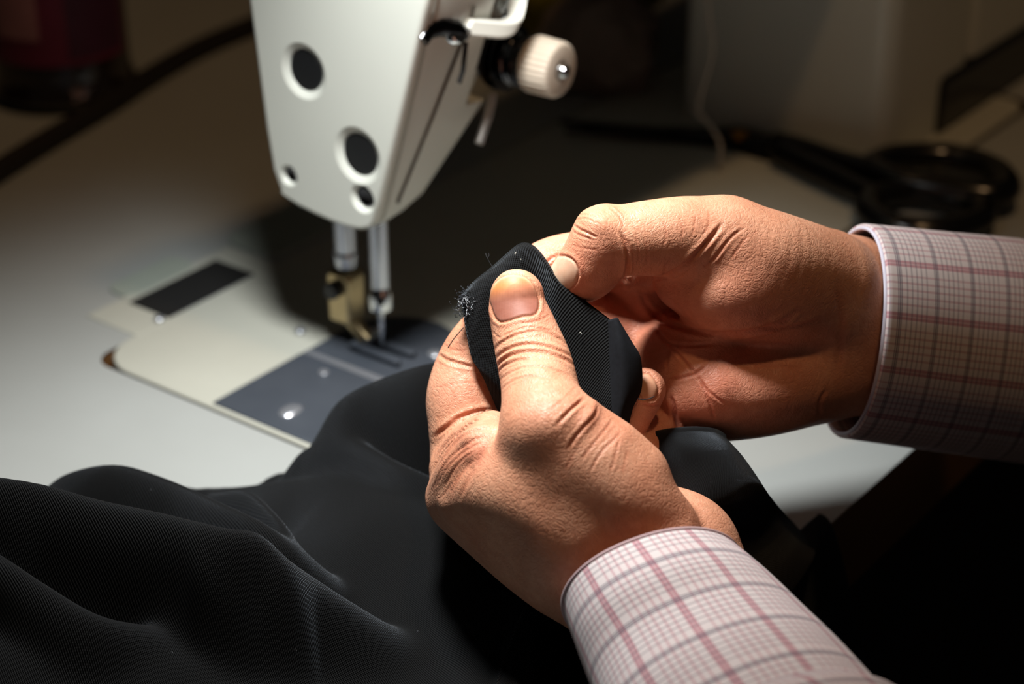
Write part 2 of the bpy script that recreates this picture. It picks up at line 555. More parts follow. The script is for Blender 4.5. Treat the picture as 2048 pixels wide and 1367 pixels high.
    for sg in (-1, 1):
        sole = [(-0.0125, sg * 0.0022), (0.006, sg * 0.0022), (0.0125, sg * 0.0030), (0.0130, sg * 0.0060), (0.006, sg * 0.0062), (-0.0125, sg * 0.0062)]
        so.prism(sole if sg > 0 else sole[::-1], Z0 + 0.0026, Z0 + 0.0042)
    so.box((-0.0125, -0.0062, Z0 + 0.0026), (-0.0060, 0.0062, Z0 + 0.0046))
    so.build('presser_foot', M_STEEL, SM, bev=0.0005)
    MB().lathe([(0, 0.0014), (0.013, 0.0014)], (-0.0075, -0.0065, 0.0056 + Z0), (0, 1, 0), 14).build('hinge_pin', M_CHROME, SM)
    # --- needle bar, clamp, needle
    bar('needle_bar', 0, 0, 0.030, 0.070, 0.0037, M_POLISH)
    bar('needle_bar_bushing', 0.0, 0.0, 0.0600, 0.0655, 0.0052, M_BRASS, [(0, 0.0047), (0.001, 0.0052), (0.0065, 0.0054)])
    bar('needle_clamp', 0, 0, 0.0195, 0.031, 0.004, M_CHROME, [(0, 0.0016), (0.0012, 0.0030), (0.0020, 0.0045), (0.0085, 0.0047), (0.0098, 0.0040), (0.0115, 0.0037)])
    MB().lathe([(0, 0.0016), (0.0022, 0.0016), (0.0026, 0)], (0.003, -0.0035, 0.0255 + Z0), (0.6, -0.8, 0), 14).build('clamp_screw', M_CHROME, SM)
    bar('needle', 0, 0, 0.003, 0.021, 0.001, M_CHROME, [(0, 0.0002), (0.003, 0.0006), (0.006, 0.0008), (0.0075, 0.0012), (0.018, 0.0013)])
    
    # --- tension assembly on the front of the head
    pt = P(1010, 112, 0.748) - W(0, 0, 0); ta, tb, tz = pt @ AV, pt @ BV, pt[2]
    ax = (1, 0, 0)
    MB().lathe([(-0.030, 0.0085), (-0.010, 0.0085), (-0.008, 0.0100), (-0.0045, 0.0100), (-0.0045, 0.007), (-0.003, 0.007)], (ta, tb, tz + Z0), ax, 36).build('tension_post', M_DARKCHROME, SM)
    for k, (o, r) in enumerate(((-0.0030, 0.0125), (-0.0008, 0.0132), (0.0022, 0.0128))):
        MB().lathe([(0, r), (0.0007, r), (0.0011, r * 0.7), (0.0013, 0.003)], (ta + o, tb, tz + Z0), ax, 40).build('tension_disc', M_DARKCHROME, SM)
    sp = MB()
    sp.tube([(ta + 0.004 + 0.009 * t / 60, tb + 0.0095 * math.cos(t / 60 * 2 * math.pi * 4), tz + Z0 + 0.0095 * math.sin(t / 60 * 2 * math.pi * 4)) for t in range(61)], 0.0008, 6)
    sp.build('tension_spring', M_DARKCHROME, SM)
    MB().lathe([(0.002, 0.0088), (0.0105, 0.0090), (0.0125, 0.0095)], (ta, tb, tz + Z0), ax, 36).build('tension_sleeve', M_RUBBER, SM)
    # fluted ivory knob
    kn = MB(); n = 180; rings = []
    for t, r, fl in ((0.0125, 0.0080, 0), (0.0128, 0.0098, 1), (0.0138, 0.0106, 1), (0.0245, 0.0103, 1), (0.0258, 0.0097, .6), (0.0262, 0.0090, 0), (0.0262, 0.0040, 0), (0.0250, 0.0036, 0)):
        ring = []
        for k in range(n):
            q = 2 * math.pi * k / n
            rr_ = r * (1 + 0.034 * fl * math.cos(q * 30))
            ring.append((ta + t, tb + rr_ * math.cos(q), tz + Z0 + rr_ * math.sin(q)))
        rings.append(ring)
    kn.loft(rings).build('tension_knob', M_KNOB, SM, sharp=60)
    MB().lathe([(0.018, 0.0030), (0.0272, 0.0030), (0.0286, 0.0024), (0.0291, 0.0012), (0.0292, 0)], (ta, tb, tz + Z0), ax, 24).build('tension_stud', M_CHROME, SM)
    # check-spring lever / thread lever pointing down
    p0, p1 = P(985, 190, 0.748) - W(0, 0, 0), P(958, 286, 0.744) - W(0, 0, 0)
    q = lambda v: (v @ AV, v @ BV, v[2] + Z0)
    MB().tube([q(p0), q(p0 * 0.6 + p1 * 0.4 + np.array([0.0006, 0, 0])), q(p1)], [0.0017, 0.0017, 0.0017], 14).build('release_lever', M_PIN, SM)
    # thread guide: chrome block wrapped over the corner of the head
    g = MB()
    g.tube([q(P(x, y, d) - W(0, 0, 0)) for x, y, d in ((842, 82, .683), (852, 62, .684), (878, 54, .688), (910, 58, .694), (928, 68, .699), (925, 76, .699))], [0.0028, 0.0034, 0.0034, 0.0032, 0.0028, 0.002], 14)
    g.build('thread_guide', M_DARKCHROME, SM)
    gs = MB().lathe([(0, 0.0045), (0.002, 0.0045), (0.0028, 0.004), (0.003, 0)], q(P(905, 66, .694) - W(0, 0, 0)), (0.9, 0.1, 0.4), 20)
    gs.build('guide_screw', M_CHROME, SM)
    # slot in the head below the guide
    MB().tube([q(P(x, y, d) - W(0, 0, 0)) for x, y, d in ((932, 84, .7), (926, 140, .703), (918, 166, .7045))], 0.0009, 8).build('head_slot', M_DARKGAP, SM)
    # white finger guard of the take-up lever: a flat bar bent around the corner
    pth = [(925, 52, .700), (960, 55, .706), (1000, 58, .713), (1022, 50, .717), (1032, 30, .719), (1040, -30, .722), (1052, -120, .728)]
    cs = catmull([P(x, y, d) - W(0, 0, 0) for x, y, d in pth], 6)
    m = MB(); rings = []
    for c in cs:
        c = np.array(q(c))
        rings.append([c + np.array([da, 0, 0]) + np.array([0, db, dz]) for da, db, dz in ((-.003, -.0024, -.0024), (.003, -.0024, -.0024), (.003, .0024, .0024), (-.003, .0024, .0024))])
    m.loft(rings).build('take_up_guard', M_WHITEPLASTIC, SM, bev=0.001)
    for x, y in ((1000, 8), (1006, 18), (1012, 6)):
        MB().lathe([(0, 0.004), (0.004, 0.004), (0.005, 0.003), (0.0052, 0)], q(P(x, y, .727) - W(0, 0, 0)), (1, -0.3, 0.2), 20).build('guard_screw', M_CHROME, SM)


machine()
# ================================================================== hands: distance fields -> surface
def cs(px, py, d):
    """camera-space mm from pixel + distance in mm"""
    return np.array([(px - 1024) / FPX * d, (683.5 - py) / FPX * d, d], float)


def smin(a, b, k):
    if k <= 0: return np.minimum(a, b)
    h = np.clip(0.5 + 0.5 * (b - a) / k, 0, 1)
    return b + (a - b) * h - k * h * (1 - h)


class Field:
    def __init__(s, lo, hi, vox):
        s.lo = np.array(lo, float); s.vox = vox
        s.n = np.ceil((np.array(hi) - s.lo) / vox).astype(int) + 1
        s.ax = [s.lo[i] + np.arange(s.n[i]) * vox for i in range(3)]
        s.f = np.full(s.n, 30.0, np.float32)

    def new(s):
        return np.full(s.n, 30.0, np.float32)

    def _win(s, lo, hi, pad):
        sl = []
        for i in range(3):
            a = int(np.clip(math.floor((lo[i] - pad - s.lo[i]) / s.vox), 0, s.n[i]))
            b = int(np.clip(math.ceil((hi[i] + pad - s.lo[i]) / s.vox) + 1, 0, s.n[i]))
            sl.append(slice(a, b))
        return tuple(sl)

    def cap(s, g, a, ra, b, rb, k, sub=False):
        pad = 8 + k
        lo = np.minimum(a - ra, b - rb); hi = np.maximum(a + ra, b + rb)
        w = s._win(lo, hi, pad)
        X = s.ax[0][w[0]][:, None, None]; Y = s.ax[1][w[1]][None, :, None]; Z = s.ax[2][w[2]][None, None, :]
        d = b - a; L = d @ d + 1e-9
        t = np.clip(((X - a[0]) * d[0] + (Y - a[1]) * d[1] + (Z - a[2]) * d[2]) / L, 0, 1)
        q = np.sqrt((X - a[0] - t * d[0]) ** 2 + (Y - a[1] - t * d[1]) ** 2 + (Z - a[2] - t * d[2]) ** 2) - (ra + (rb - ra) * t)
        if sub: g[w] = -smin(-g[w], q, k)
        else: g[w] = smin(g[w], q, k)

    def ell(s, g, c, r, R, k, sub=False):
        """ellipsoid, radii r along the columns of R"""
        m = max(r); w = s._win(c - m, c + m, 8 + k)
        X = s.ax[0][w[0]][:, None, None] - c[0]; Y = s.ax[1][w[1]][None, :, None] - c[1]; Z = s.ax[2][w[2]][None, None, :] - c[2]
        k0 = 0; k1 = 0
        for i in range(3):
            q = X * R[0, i] + Y * R[1, i] + Z * R[2, i]
            k0 = k0 + (q / r[i]) ** 2; k1 = k1 + (q / r[i] ** 2) ** 2
        k0 = np.sqrt(k0); k1 = np.sqrt(k1) + 1e-9
        q = k0 * (k0 - 1) / k1
        if sub: g[w] = -smin(-g[w], q, k)
        else: g[w] = smin(g[w], q, k)

    def chain(s, g, pts, k, smooth=8):
        """pts (px, py, d, r_px): a tapered limb through the points"""
        q = np.array([list(cs(*p[:3])) + [p[3] * p[2] / FPX] for p in pts])
        if smooth and len(q) > 2: q = catmull(q, smooth)
        h = s.new()
        for a, b in zip(q[:-1], q[1:]):
            s.cap(h, a[:3], a[3], b[:3], b[3], 0)
        np.copyto(g, smin(g, h, k))

    def surface(s, f):
        """surface nets"""
        n = f.shape
        ins = f < 0
        cell = np.zeros(np.array(n) - 1, np.uint8)
        for dx in (0, 1):
            for dy in (0, 1):
                for dz in (0, 1):
                    cell += ins[dx:n[0] - 1 + dx, dy:n[1] - 1 + dy, dz:n[2] - 1 + dz]
        act = (cell > 0) & (cell < 8)
        idx = np.argwhere(act)
        vid = np.full(cell.shape, -1, np.int64); vid[act] = np.arange(len(idx))
        acc = np.zeros((len(idx), 3)); cnt = np.zeros(len(idx))
        C8 = {}
        for dx in (0, 1):
            for dy in (0, 1):
                for dz in (0, 1):
                    C8[dx, dy, dz] = f[idx[:, 0] + dx, idx[:, 1] + dy, idx[:, 2] + dz]
        for c0 in C8:
            for ax in range(3):
                if c0[ax]: continue
                c1 = list(c0); c1[ax] = 1; c1 = tuple(c1)
                a, b = C8[c0], C8[c1]
                m = (a < 0) != (b < 0)
                t = np.where(m, a / (a - b + 1e-12), 0)
                p = np.tile(np.array(c0, float), (len(idx), 1)); p[:, ax] = t
                acc[m] += p[m]; cnt[m] += 1
        v = s.lo + (idx + acc / cnt[:, None]) * s.vox
        faces = []
        for ax in range(3):
            o = [i for i in range(3) if i != ax]
            sl0 = [slice(None)] * 3; sl1 = [slice(None)] * 3
            sl0[ax] = slice(0, n[ax] - 1); sl1[ax] = slice(1, n[ax])
            a = ins[tuple(sl0)]; b = ins[tuple(sl1)]
            for flip, m in ((False, a & ~b), (True, ~a & b)):
                e = np.argwhere(m)
                e = e[(e[:, o[0]] > 0) & (e[:, o[1]] > 0) & (e[:, o[0]] < n[o[0]] - 1) & (e[:, o[1]] < n[o[1]] - 1)]
                q = []
                for u, w_ in ((1, 1), (0, 1), (0, 0), (1, 0)):
                    c = e.copy(); c[:, o[0]] -= u; c[:, o[1]] -= w_
                    q.append(vid[c[:, 0], c[:, 1], c[:, 2]])
                q = np.stack(q, 1)
                if flip != (ax == 1): q = q[:, ::-1]
                faces.append(q)
        return v, np.vstack(faces)


def to_world(v):
    """camera-space mm -> world m"""
    v = np.asarray(v) / 1000.0
    return CAM + v[:, :1] * RGT + v[:, 1:2] * UPV + v[:, 2:3] * FWD


def to_px(v):
    return np.stack([1024 + v[:, 0] / v[:, 2] * FPX, 683.5 - v[:, 1] / v[:, 2] * FPX], 1)


def subdivide(v, f, lvl=1):
    me = bpy.data.meshes.new('tmp'); fill_mesh(me, v, f)
    o = bpy.data.objects.new('tmp', me); COL.objects.link(o)
    md = o.modifiers.new('s', 'SUBSURF'); md.levels = lvl; md.render_levels = lvl
    ev = o.evaluated_get(bpy.context.evaluated_depsgraph_get()); em = ev.to_mesh()
    vv = np.empty(len(em.vertices) * 3, np.float32); em.vertices.foreach_get('co', vv)
    ff = np.empty(len(em.loops), np.int32); em.loops.foreach_get('vertex_index', ff)
    vv = vv.reshape(-1, 3); ff = ff.reshape(-1, 4)
    ev.to_mesh_clear(); bpy.data.objects.remove(o); bpy.data.meshes.remove(me)
    return vv, ff


def vnormals(v, f):
    n = np.zeros_like(v)
    a = v[f[:, 2]] - v[f[:, 0]]; b = v[f[:, 3]] - v[f[:, 1]]
    c = np.cross(a, b)
    for i in range(4): np.add.at(n, f[:, i], c)
    return n / (np.linalg.norm(n, axis=1, keepdims=True) + 1e-12)


def seg_dist(p, line):
    """distance (px) to polyline, and position 0..1 along it"""
    line = np.asarray(line, float)
    best = np.full(len(p), 1e9); tt = np.zeros(len(p))
    L = np.concatenate([[0], np.cumsum(np.linalg.norm(np.diff(line, axis=0), axis=1))]); L /= L[-1]
    for i in range(len(line) - 1):
        a, b = line[i], line[i + 1]; d = b - a
        t = np.clip(((p - a) @ d) / (d @ d + 1e-9), 0, 1)
        q = np.linalg.norm(p - a - t[:, None] * d, axis=1)
        m = q < best
        best[m] = q[m]; tt[m] = (L[i] + t * (L[i + 1] - L[i]))[m]
    return best, tt


def groove(v, nr, px, lines, side=None):
    """lines: (points, width_px, depth_mm[, ridge]) pressed into the side that faces the viewer"""
    view = v / np.linalg.norm(v, axis=1, keepdims=True)
    face = np.clip(-(nr * view).sum(1) * 3.0 + 0.2, 0, 1)
    if side is not None: face = face * side
    out = np.zeros(len(v))
    for ln in lines:
        pts, w, dep = ln[:3]
        ridge = ln[3] if len(ln) > 3 else 0.35
        pts = catmull(pts, 5) if len(pts) > 2 else np.array(pts, float)
        lo = pts.min(0) - 4 * w; hi = pts.max(0) + 4 * w
        m = np.where(((px > lo) & (px < hi)).all(1) & (face > 0))[0]
        if not len(m): continue
        d, t = seg_dist(px[m], pts)
        taper = np.clip(np.minimum(t, 1 - t) * 6 + 0.15, 0, 1)
        g = -np.exp(-(d / w) ** 2) + ridge * np.exp(-((d - 2.0 * w) / (1.1 * w)) ** 2)
        out[m] += dep * g * taper * face[m]
    return out


def bumps(v, nr, px, blobs, side=None):
    """blobs: (px, py, rx, ry, angle, height_mm)"""
    view = v / np.linalg.norm(v, axis=1, keepdims=True)
    face = np.clip(-(nr * view).sum(1) * 3.0 + 0.2, 0, 1)
    if side is not None: face = face * side
    out = np.zeros(len(v))
    for x, y, rx, ry, an, h in blobs:
        c, s_ = math.cos(math.radians(an)), math.sin(math.radians(an))
        dx, dy = px[:, 0] - x, px[:, 1] - y
        q = ((dx * c + dy * s_) / rx) ** 2 + ((-dx * s_ + dy * c) / ry) ** 2
        out += h * np.exp(-q) * face
    return out
# ------------------------------------------------------------------ left hand (nearer the viewer)
VOX = 0.70


def left_hand():
    pts = [cs(835, 520, 600), cs(1560, 1330, 560), cs(1500, 1330, 640), cs(840, 1300, 530), cs(860, 520, 690)]
    lo = np.min(pts, 0) - 3; hi = np.max(pts, 0) + 3
    F = Field(lo, hi, VOX)
    # thumb
    th = F.new()
    F.chain(th, [(1034, 592, 588, 54), (1036, 618, 588, 58), (1050, 665, 586, 66), (1068, 722, 582, 74), (1078, 765, 577, 77), (1085, 812, 570, 82), (1098, 860, 564, 92)], 1.0)
    # thumb metacarpal and web
    base = F.new()
    F.chain(base, [(1098, 860, 565, 92), (1150, 910, 564, 99), (1235, 985, 564, 100), (1305, 1062, 568, 94)], 3)
    F.chain(base, [(1120, 930, 571, 110), (1160, 1010, 575, 118), (1235, 1085, 577, 114)], 8)
    # index metacarpal, first interosseous
    F.chain(base, [(920, 1004, 602, 60), (995, 1052, 594, 74), (1092, 1116, 584, 90), (1215, 1190, 572, 98)], 7)
    F.chain(base, [(1160, 872, 568, 70), (1220, 900, 566, 64), (1270, 945, 566, 66)], 4)
    F.chain(base, [(975, 965, 590, 70), (1045, 1005, 578, 92), (1130, 1070, 570, 100)], 8)
    F.chain(base, [(940, 1000, 596, 58), (1020, 1048, 585, 80), (1120, 1110, 576, 92)], 8)
    # other metacarpals, going away behind
    F.chain(base, [(950, 1022, 622, 58), (1090, 1085, 606, 66), (1240, 1160, 588, 80)], 6)
    F.chain(base, [(1005, 1035, 640, 54), (1130, 1080, 622, 62), (1270, 1150, 598, 76)], 6)
    F.chain(base, [(1075, 1045, 652, 50), (1180, 1075, 634, 60), (1300, 1130, 606, 80)], 6)
    # heel of the thumb side / palm edge seen past the wrist
    F.chain(base, [(1300, 1040, 586, 78), (1368, 1083, 582, 100), (1400, 1125, 580, 92)], 2.5)
    # wrist and forearm
    F.chain(base, [(1235, 1130, 577, 108), (1302, 1188, 569, 134), (1400, 1290, 548, 150), (1520, 1420, 522, 160)], 8)
    # index finger
    ix = F.new()
    F.chain(ix, [(922, 1002, 604, 59), (922, 930, 610, 62), (930, 865, 613, 70)], 1)
    ix2 = F.new()
    F.chain(ix2, [(932, 850, 612, 74), (926, 800, 614, 74), (932, 745, 615, 66), (948, 700, 614, 58), (975, 655, 612, 50), (1000, 625, 611, 45)], 1)
    ix = smin(ix, ix2, 1.6)
    F.chain(base, [(945, 985, 585, 54), (1005, 975, 574, 80), (1080, 1000, 569, 94), (1150, 1060, 569, 96)], 9)
    # web fold between index and thumb
    F.chain(ix, [(898, 935, 604, 38), (940, 890, 597, 46), (985, 862, 586, 42)], 3)
    F.chain(ix, [(888, 985, 601, 34), (928, 938, 585, 52), (975, 898, 578, 58)], 3)
    F.chain(ix, [(895, 1000, 598, 36), (945, 962, 586, 56), (1000, 932, 576, 64)], 4)
    # hidden fingers curled behind the cloth
    rest = F.new()
    for mc, pip, dip, tip in (((950, 1022, 622, 56), (935, 850, 640, 54), (1010, 740, 640, 50), (1090, 690, 628, 42)),
                              ((1005, 1035, 640, 54), (1000, 880, 662, 52), (1080, 780, 658, 48), (1150, 740, 640, 42)),
                              ((1075, 1045, 652, 50), (1080, 920, 672, 46), (1140, 840, 666, 42), (1195, 800, 650, 38))):
        F.chain(rest, [mc, pip, dip, tip], 0.8)
    f = smin(base, th, 4.0)
    f = smin(f, ix, 1.8)
    f = smin(f, rest, 2.0)
    v, q = F.surface(f)
    return v, q


def right_hand():
    pts = [cs(940, 380, 565), cs(1900, 380, 660), cs(1900, 900, 690), cs(1000, 920, 570), cs(1000, 380, 670)]
    lo = np.min(pts, 0) - 3; hi = np.max(pts, 0) + 3
    F = Field(lo, hi, VOX)
    # thumb: bent at the middle joint
    th = F.new()
    F.chain(th, [(1450, 484, 602, 90), (1370, 474, 598, 82), (1300, 476, 595, 76), (1240, 480, 593, 70), (1212, 477, 592, 67)], 1)
    th2 = F.new()
    F.chain(th2, [(1212, 476, 593, 66), (1197, 502, 594, 67), (1176, 536, 597, 64), (1152, 556, 600, 54), (1138, 566, 602, 48)], 1)
    th = smin(th, th2, 2.0)
    # thenar eminence and palm
    base = F.new()
    F.chain(base, [(1450, 486, 602, 90), (1530, 526, 606, 108), (1640, 570, 622, 114)], 4)
    F.chain(base, [(1370, 560, 610, 62), (1450, 575, 604, 92), (1540, 590, 610, 98), (1620, 610, 622, 100)], 5)
    # metacarpals behind
    F.chain(base, [(1320, 610, 634, 72), (1480, 560, 636, 88), (1660, 580, 644, 104)], 6)
    F.chain(base, [(1310, 680, 632, 74), (1470, 650, 634, 84), (1660, 640, 644, 100)], 6)
    F.chain(base, [(1330, 755, 626, 74), (1480, 730, 628, 82), (1660, 690, 642, 96)], 6)
    F.chain(base, [(1375, 820, 618, 70), (1500, 790, 620, 84), (1650, 745, 636, 92)], 6)
    # pad under the fingers, heel of the hand
    F.chain(base, [(1385, 790, 610, 68), (1440, 785, 610, 76), (1540, 770, 616, 88), (1640, 740, 630, 92)], 6)
    F.chain(base, [(1345, 700, 618, 62), (1395, 720, 614, 70)], 7)
    # wrist, forearm
    F.chain(base, [(1640, 616, 634, 146), (1720, 645, 644, 168), (1850, 670, 662, 176), (2060, 690, 690, 180)], 7)
    F.chain(base, [(1630, 720, 634, 104), (1720, 705, 644, 120)], 6)
    # index finger reaching behind the cloth
    ix = F.new()
    F.chain(ix, [(1320, 602, 630, 70), (1275, 548, 626, 66), (1222, 516, 622, 62), (1152, 517, 619, 54), (1095, 530, 616, 52), (1020, 570, 613, 46), (995, 588, 611, 42)], 1)
    F.chain(ix, [(1400, 520, 612, 60), (1330, 524, 614, 56), (1275, 528, 618, 50)], 2)
    F.chain(ix, [(1270, 570, 632, 64), (1200, 580, 634, 60), (1150, 600, 628, 50)], 2)
    # middle finger: curled, behind the cloth
    md = F.new()
    F.chain(md, [(1310, 690, 632, 70), (1235, 660, 632, 68), (1165, 655, 626, 60), (1110, 690, 617, 50), (1090, 735, 610, 42)], 1)
    rg = F.new()
    F.chain(rg, [(1330, 770, 626, 62), (1255, 790, 626, 60), (1225, 868, 606, 52), (1248, 842, 600, 47), (1276, 800, 598, 45), (1289, 778, 598, 43)], 0.8)
    pk = F.new()
    F.chain(pk, [(1385, 830, 616, 60), (1325, 870, 610, 52), (1290, 900, 602, 46)], 1)
    f = smin(base, th, 3.5)
    f = smin(f, ix, 1.5)
    f = smin(f, md, 1.5)
    f = smin(f, rg, 0.7)
    f = smin(f, pk, 1.5)
    return F.surface(f)



# ------------------------------------------------------------------ skin: creases, nails, pigment
def Z1(*q): return [(830 + .3438 * x, 370 + .3438 * y) for x, y in q]
def Z2(*q): return [(820 + .3438 * x, 760 + .3438 * y) for x, y in q]
def Z3(*q): return [(1050 + .395 * x, 360 + .395 * y) for x, y in q]


NAILS = {
    'left': [[(979, 589), (978, 600), (982, 612), (987, 627), (993, 638), (1000, 643), (1010, 642.5), (1022, 639), (1035, 634.5), (1050, 631), (1063, 630), (1072, 626), (1077, 616), (1078, 603), (1075, 589), (1070, 575), (1063, 563), (1052, 554), (1040, 549.5), (1027, 547.5), (1014, 549), (1000, 555), (988, 566), (982, 577)]],
    'right': [[(1094, 526), (1104, 517), (1116, 512), (1129, 512), (1142, 517), (1151, 526), (1156, 538), (1157, 550), (1153, 562), (1146, 571), (1138, 578), (1118, 585), (1096, 578), (1084, 556), (1086, 538)],
              [(1283, 750), (1290, 745), (1299, 747), (1307, 755), (1313, 766), (1316, 778), (1314, 790), (1307, 798), (1297, 800), (1286, 797), (1276, 785), (1276, 765)]],
}


def poly_sdist(p, poly):
    poly = np.array(poly, float)
    d = np.full(len(p), 1e9); ins = np.zeros(len(p), bool)
    n = len(poly)
    for i in range(n):
        a, b = poly[i], poly[(i + 1) % n]; e = b - a
        t = np.clip(((p - a) @ e) / (e @ e), 0, 1)
        d = np.minimum(d, np.linalg.norm(p - a - t[:, None] * e, axis=1))
        c = ((a[1] > p[:, 1]) != (b[1] > p[:, 1]))
        with np.errstate(divide='ignore', invalid='ignore'):
            xi = (b[0] - a[0]) * (p[:, 1] - a[1]) / (b[1] - a[1] + 1e-12) + a[0]
        ins ^= c & (p[:, 0] < xi)
    return np.where(ins, -d, d)


LEFT_LINES = [
    # wrinkles over the thumb joint
    (Z1((452, 965), (520, 905), (620, 862), (740, 848), (830, 890), (890, 930)), 3.0, .42, .55),
    (Z1((462, 1015), (540, 955), (650, 925), (780, 942), (880, 985), (915, 1010)), 3.2, .60, .6),
    (Z1((466, 1075), (520, 1012), (620, 975), (740, 975), (860, 1012), (925, 1050)), 3.2, .60, .6),
    (Z1((468, 1110), (510, 1060), (590, 1025), (680, 1015)), 2.6, .40, .5),
    (Z1((478, 1150), (560, 1090), (660, 1062), (780, 1070), (900, 1110)), 2.4, .28, .5),
    (Z1((488, 1200), (570, 1140), (680, 1115), (800, 1130)), 2.2, .2, .5),
    (Z1((500, 885), (600, 840), (700, 825), (800, 850)), 2.2, .26, .5),
    (Z1((560, 870), (660, 835), (760, 840)), 1.8, .2, .5),
    (Z1((450, 850), (480, 880), (500, 890)), 2, .2),
    (Z1((600, 800), (660, 800), (740, 780), (790, 745)), 2.2, .18),
    # folds at the base of the thumb
    (Z1((850, 1367), (905, 1310), (960, 1268), (985, 1245)), 3.7, 0.34, .5),
    (Z1((820, 1350), (900, 1280), (965, 1205)), 2.5, 0.14),
    (Z1((760, 1340), (860, 1250), (940, 1170)), 2.5, 0.11),
    (Z2((1006, 112), (985, 130), (930, 180), (870, 245), (850, 275)), 3.9, 0.46, .5),
    (Z2((1085, 150), (1075, 195), (1050, 230), (1000, 285), (955, 340), (920, 400)), 3.7, 0.43, .5),
    (Z2((1190, 215), (1150, 270), (1100, 330), (1040, 405), (990, 470)), 3.0, 0.22, .5),
    (Z2((1225, 300), (1190, 345), (1130, 400), (1080, 470), (1050, 530)), 3.0, 0.25, .5),
    (Z2((1215, 345), (1200, 400), (1185, 470), (1160, 540)), 2.8, 0.19, .5),
    (Z2((960, 420), (930, 470), (905, 520)), 2.5, 0.14),
    (Z2((1270, 400), (1250, 470), (1240, 540)), 2.8, 0.10),
    # index finger creases
    (Z1((135, 985), (200, 1022), (280, 1045), (345, 1062)), 3.5, 0.54, .5),
    (Z1((150, 1010), (215, 1045), (290, 1062)), 2.4, 0.22),
    (Z1((170, 930), (230, 960), (300, 960)), 2.2, 0.12),
    (Z1((110, 1180), (180, 1170), (300, 1150), (380, 1160)), 2.2, 0.07),
    (Z2((145, 330), (200, 285), (300, 218), (400, 182), (505, 180)), 4.4, 0.72, .5),
    (Z2((240, 235), (300, 205), (360, 190)), 2.6, 0.22),
    (Z2((150, 450), (190, 395), (250, 335), (380, 262), (495, 232)), 4.0, 0.41, .5),
    (Z2((145, 530), (200, 440), (260, 375), (340, 320), (420, 290), (480, 285)), 3.1, 0.25, .5),
    (Z2((170, 560), (230, 460), (300, 400), (390, 345), (460, 330)), 2.6, 0.20, .5),
    (Z2((150, 620), (210, 520), (290, 440), (380, 385), (440, 370)), 2.6, 0.17, .5),
    (Z2((200, 620), (260, 520), (330, 450), (400, 410)), 2.4, 0.15, .5),
    (Z2((130, 640), (170, 550), (200, 480)), 2.4, 0.12),
    (Z2((240, 640), (290, 560), (350, 490), (400, 455)), 2.4, 0.11),
    (Z2((180, 690), (240, 610), (280, 560)), 2.2, 0.08),
    (Z2((290, 690), (330, 600), (390, 500), (440, 400), (490, 290)), 4.0, 0.22, .7),
    (Z2((270, 590), (250, 640), (250, 700)), 2.4, 0.08),
]
RIGHT_LINES = [
    (Z3((248, 228), (280, 250), (320, 268), (365, 290)), 2.4, .42, .5),
    (Z3((243, 262), (290, 285), (350, 300)), 2.0, .25),
    (Z3((262, 203), (320, 205), (380, 230)), 1.8, .2),
    (Z3((268, 180), (330, 188), (390, 212)), 1.8, .18),
    (Z3((235, 330), (300, 345), (370, 350)), 2.0, .18),
    (Z3((430, 140), (470, 170), (492, 205), (500, 235)), 2.4, .35, .5),
    (Z3((452, 135), (490, 170), (505, 200)), 1.8, .2),
    (Z3((485, 265), (508, 320), (520, 370), (522, 430), (505, 500)), 3.6, .9, .5),
    (Z3((560, 280), (575, 350), (570, 430)), 2.2, .16),
    (Z3((600, 300), (620, 360), (615, 430)), 2.2, .16),
    (Z3((520, 300), (545, 380), (548, 450)), 2.2, .2),
    (Z3((650, 503), (720, 478), (800, 430), (870, 370), (940, 295), (1000, 220)), 4.2, 1.0, .5),
    (Z3((940, 415), (1000, 340), (1050, 285), (1110, 240)), 3.0, .4, .5),
    (Z3((900, 440), (960, 395), (1010, 340)), 2.4, .25),
    (Z3((1040, 400), (1090, 330), (1140, 270)), 2.4, .2),
    (Z3((700, 490), (710, 440), (740, 400)), 2.4, .3),
    (Z3((780, 180), (800, 240), (790, 300)), 2.0, .15),
    (Z3((700, 200), (715, 270), (700, 340)), 2.0, .15),
    (Z3((860, 170), (860, 230), (840, 290)), 2.0, .15),
    (Z3((930, 150), (930, 220), (900, 280)), 2.0, .15),
    # palm lines
    (Z3((590, 570), (620, 640), (690, 705), (780, 745), (900, 770), (1040, 775), (1180, 755), (1300, 715), (1380, 660)), 5.0, 1.2, .5),
    (Z3((1190, 755), (1300, 745), (1400, 730), (1490, 700)), 3.4, .5, .5),
    (Z3((660, 720), (690, 790), (740, 830), (850, 838), (960, 830)), 3.4, .6, .5),
    (Z3((735, 830), (775, 880), (830, 945), (870, 985)), 3.2, .55, .5),
    (Z3((740, 1010), (810, 1000), (870, 980), (920, 940)), 3.0, .5, .5),
    (Z3((740, 830), (725, 900), (715, 960)), 2.8, .4),
    (Z3((870, 985), (920, 1060), (1010, 1130)), 2.6, .35, .5),
    (Z3((890, 1010), (930, 1110), (960, 1220)), 3.0, .45, .5),
    (Z3((735, 1090), (755, 1160), (768, 1230), (778, 1280)), 4.5, 1.2, .4),
    (Z3((1575, 520), (1600, 700), (1598, 820), (1585, 980)), 7, .4, .3),
    (Z3((1490, 1190), (1490, 1120), (1520, 1060)), 4, .5, .5),
    (Z3((1120, 830), (1240, 820), (1370, 830)), 2.6, .2),
    (Z3((1100, 950), (1250, 940), (1400, 950)), 2.6, .16),
    # curled finger
    (Z3((590, 1130), (640, 1140), (690, 1135)), 2.2, .25),
]
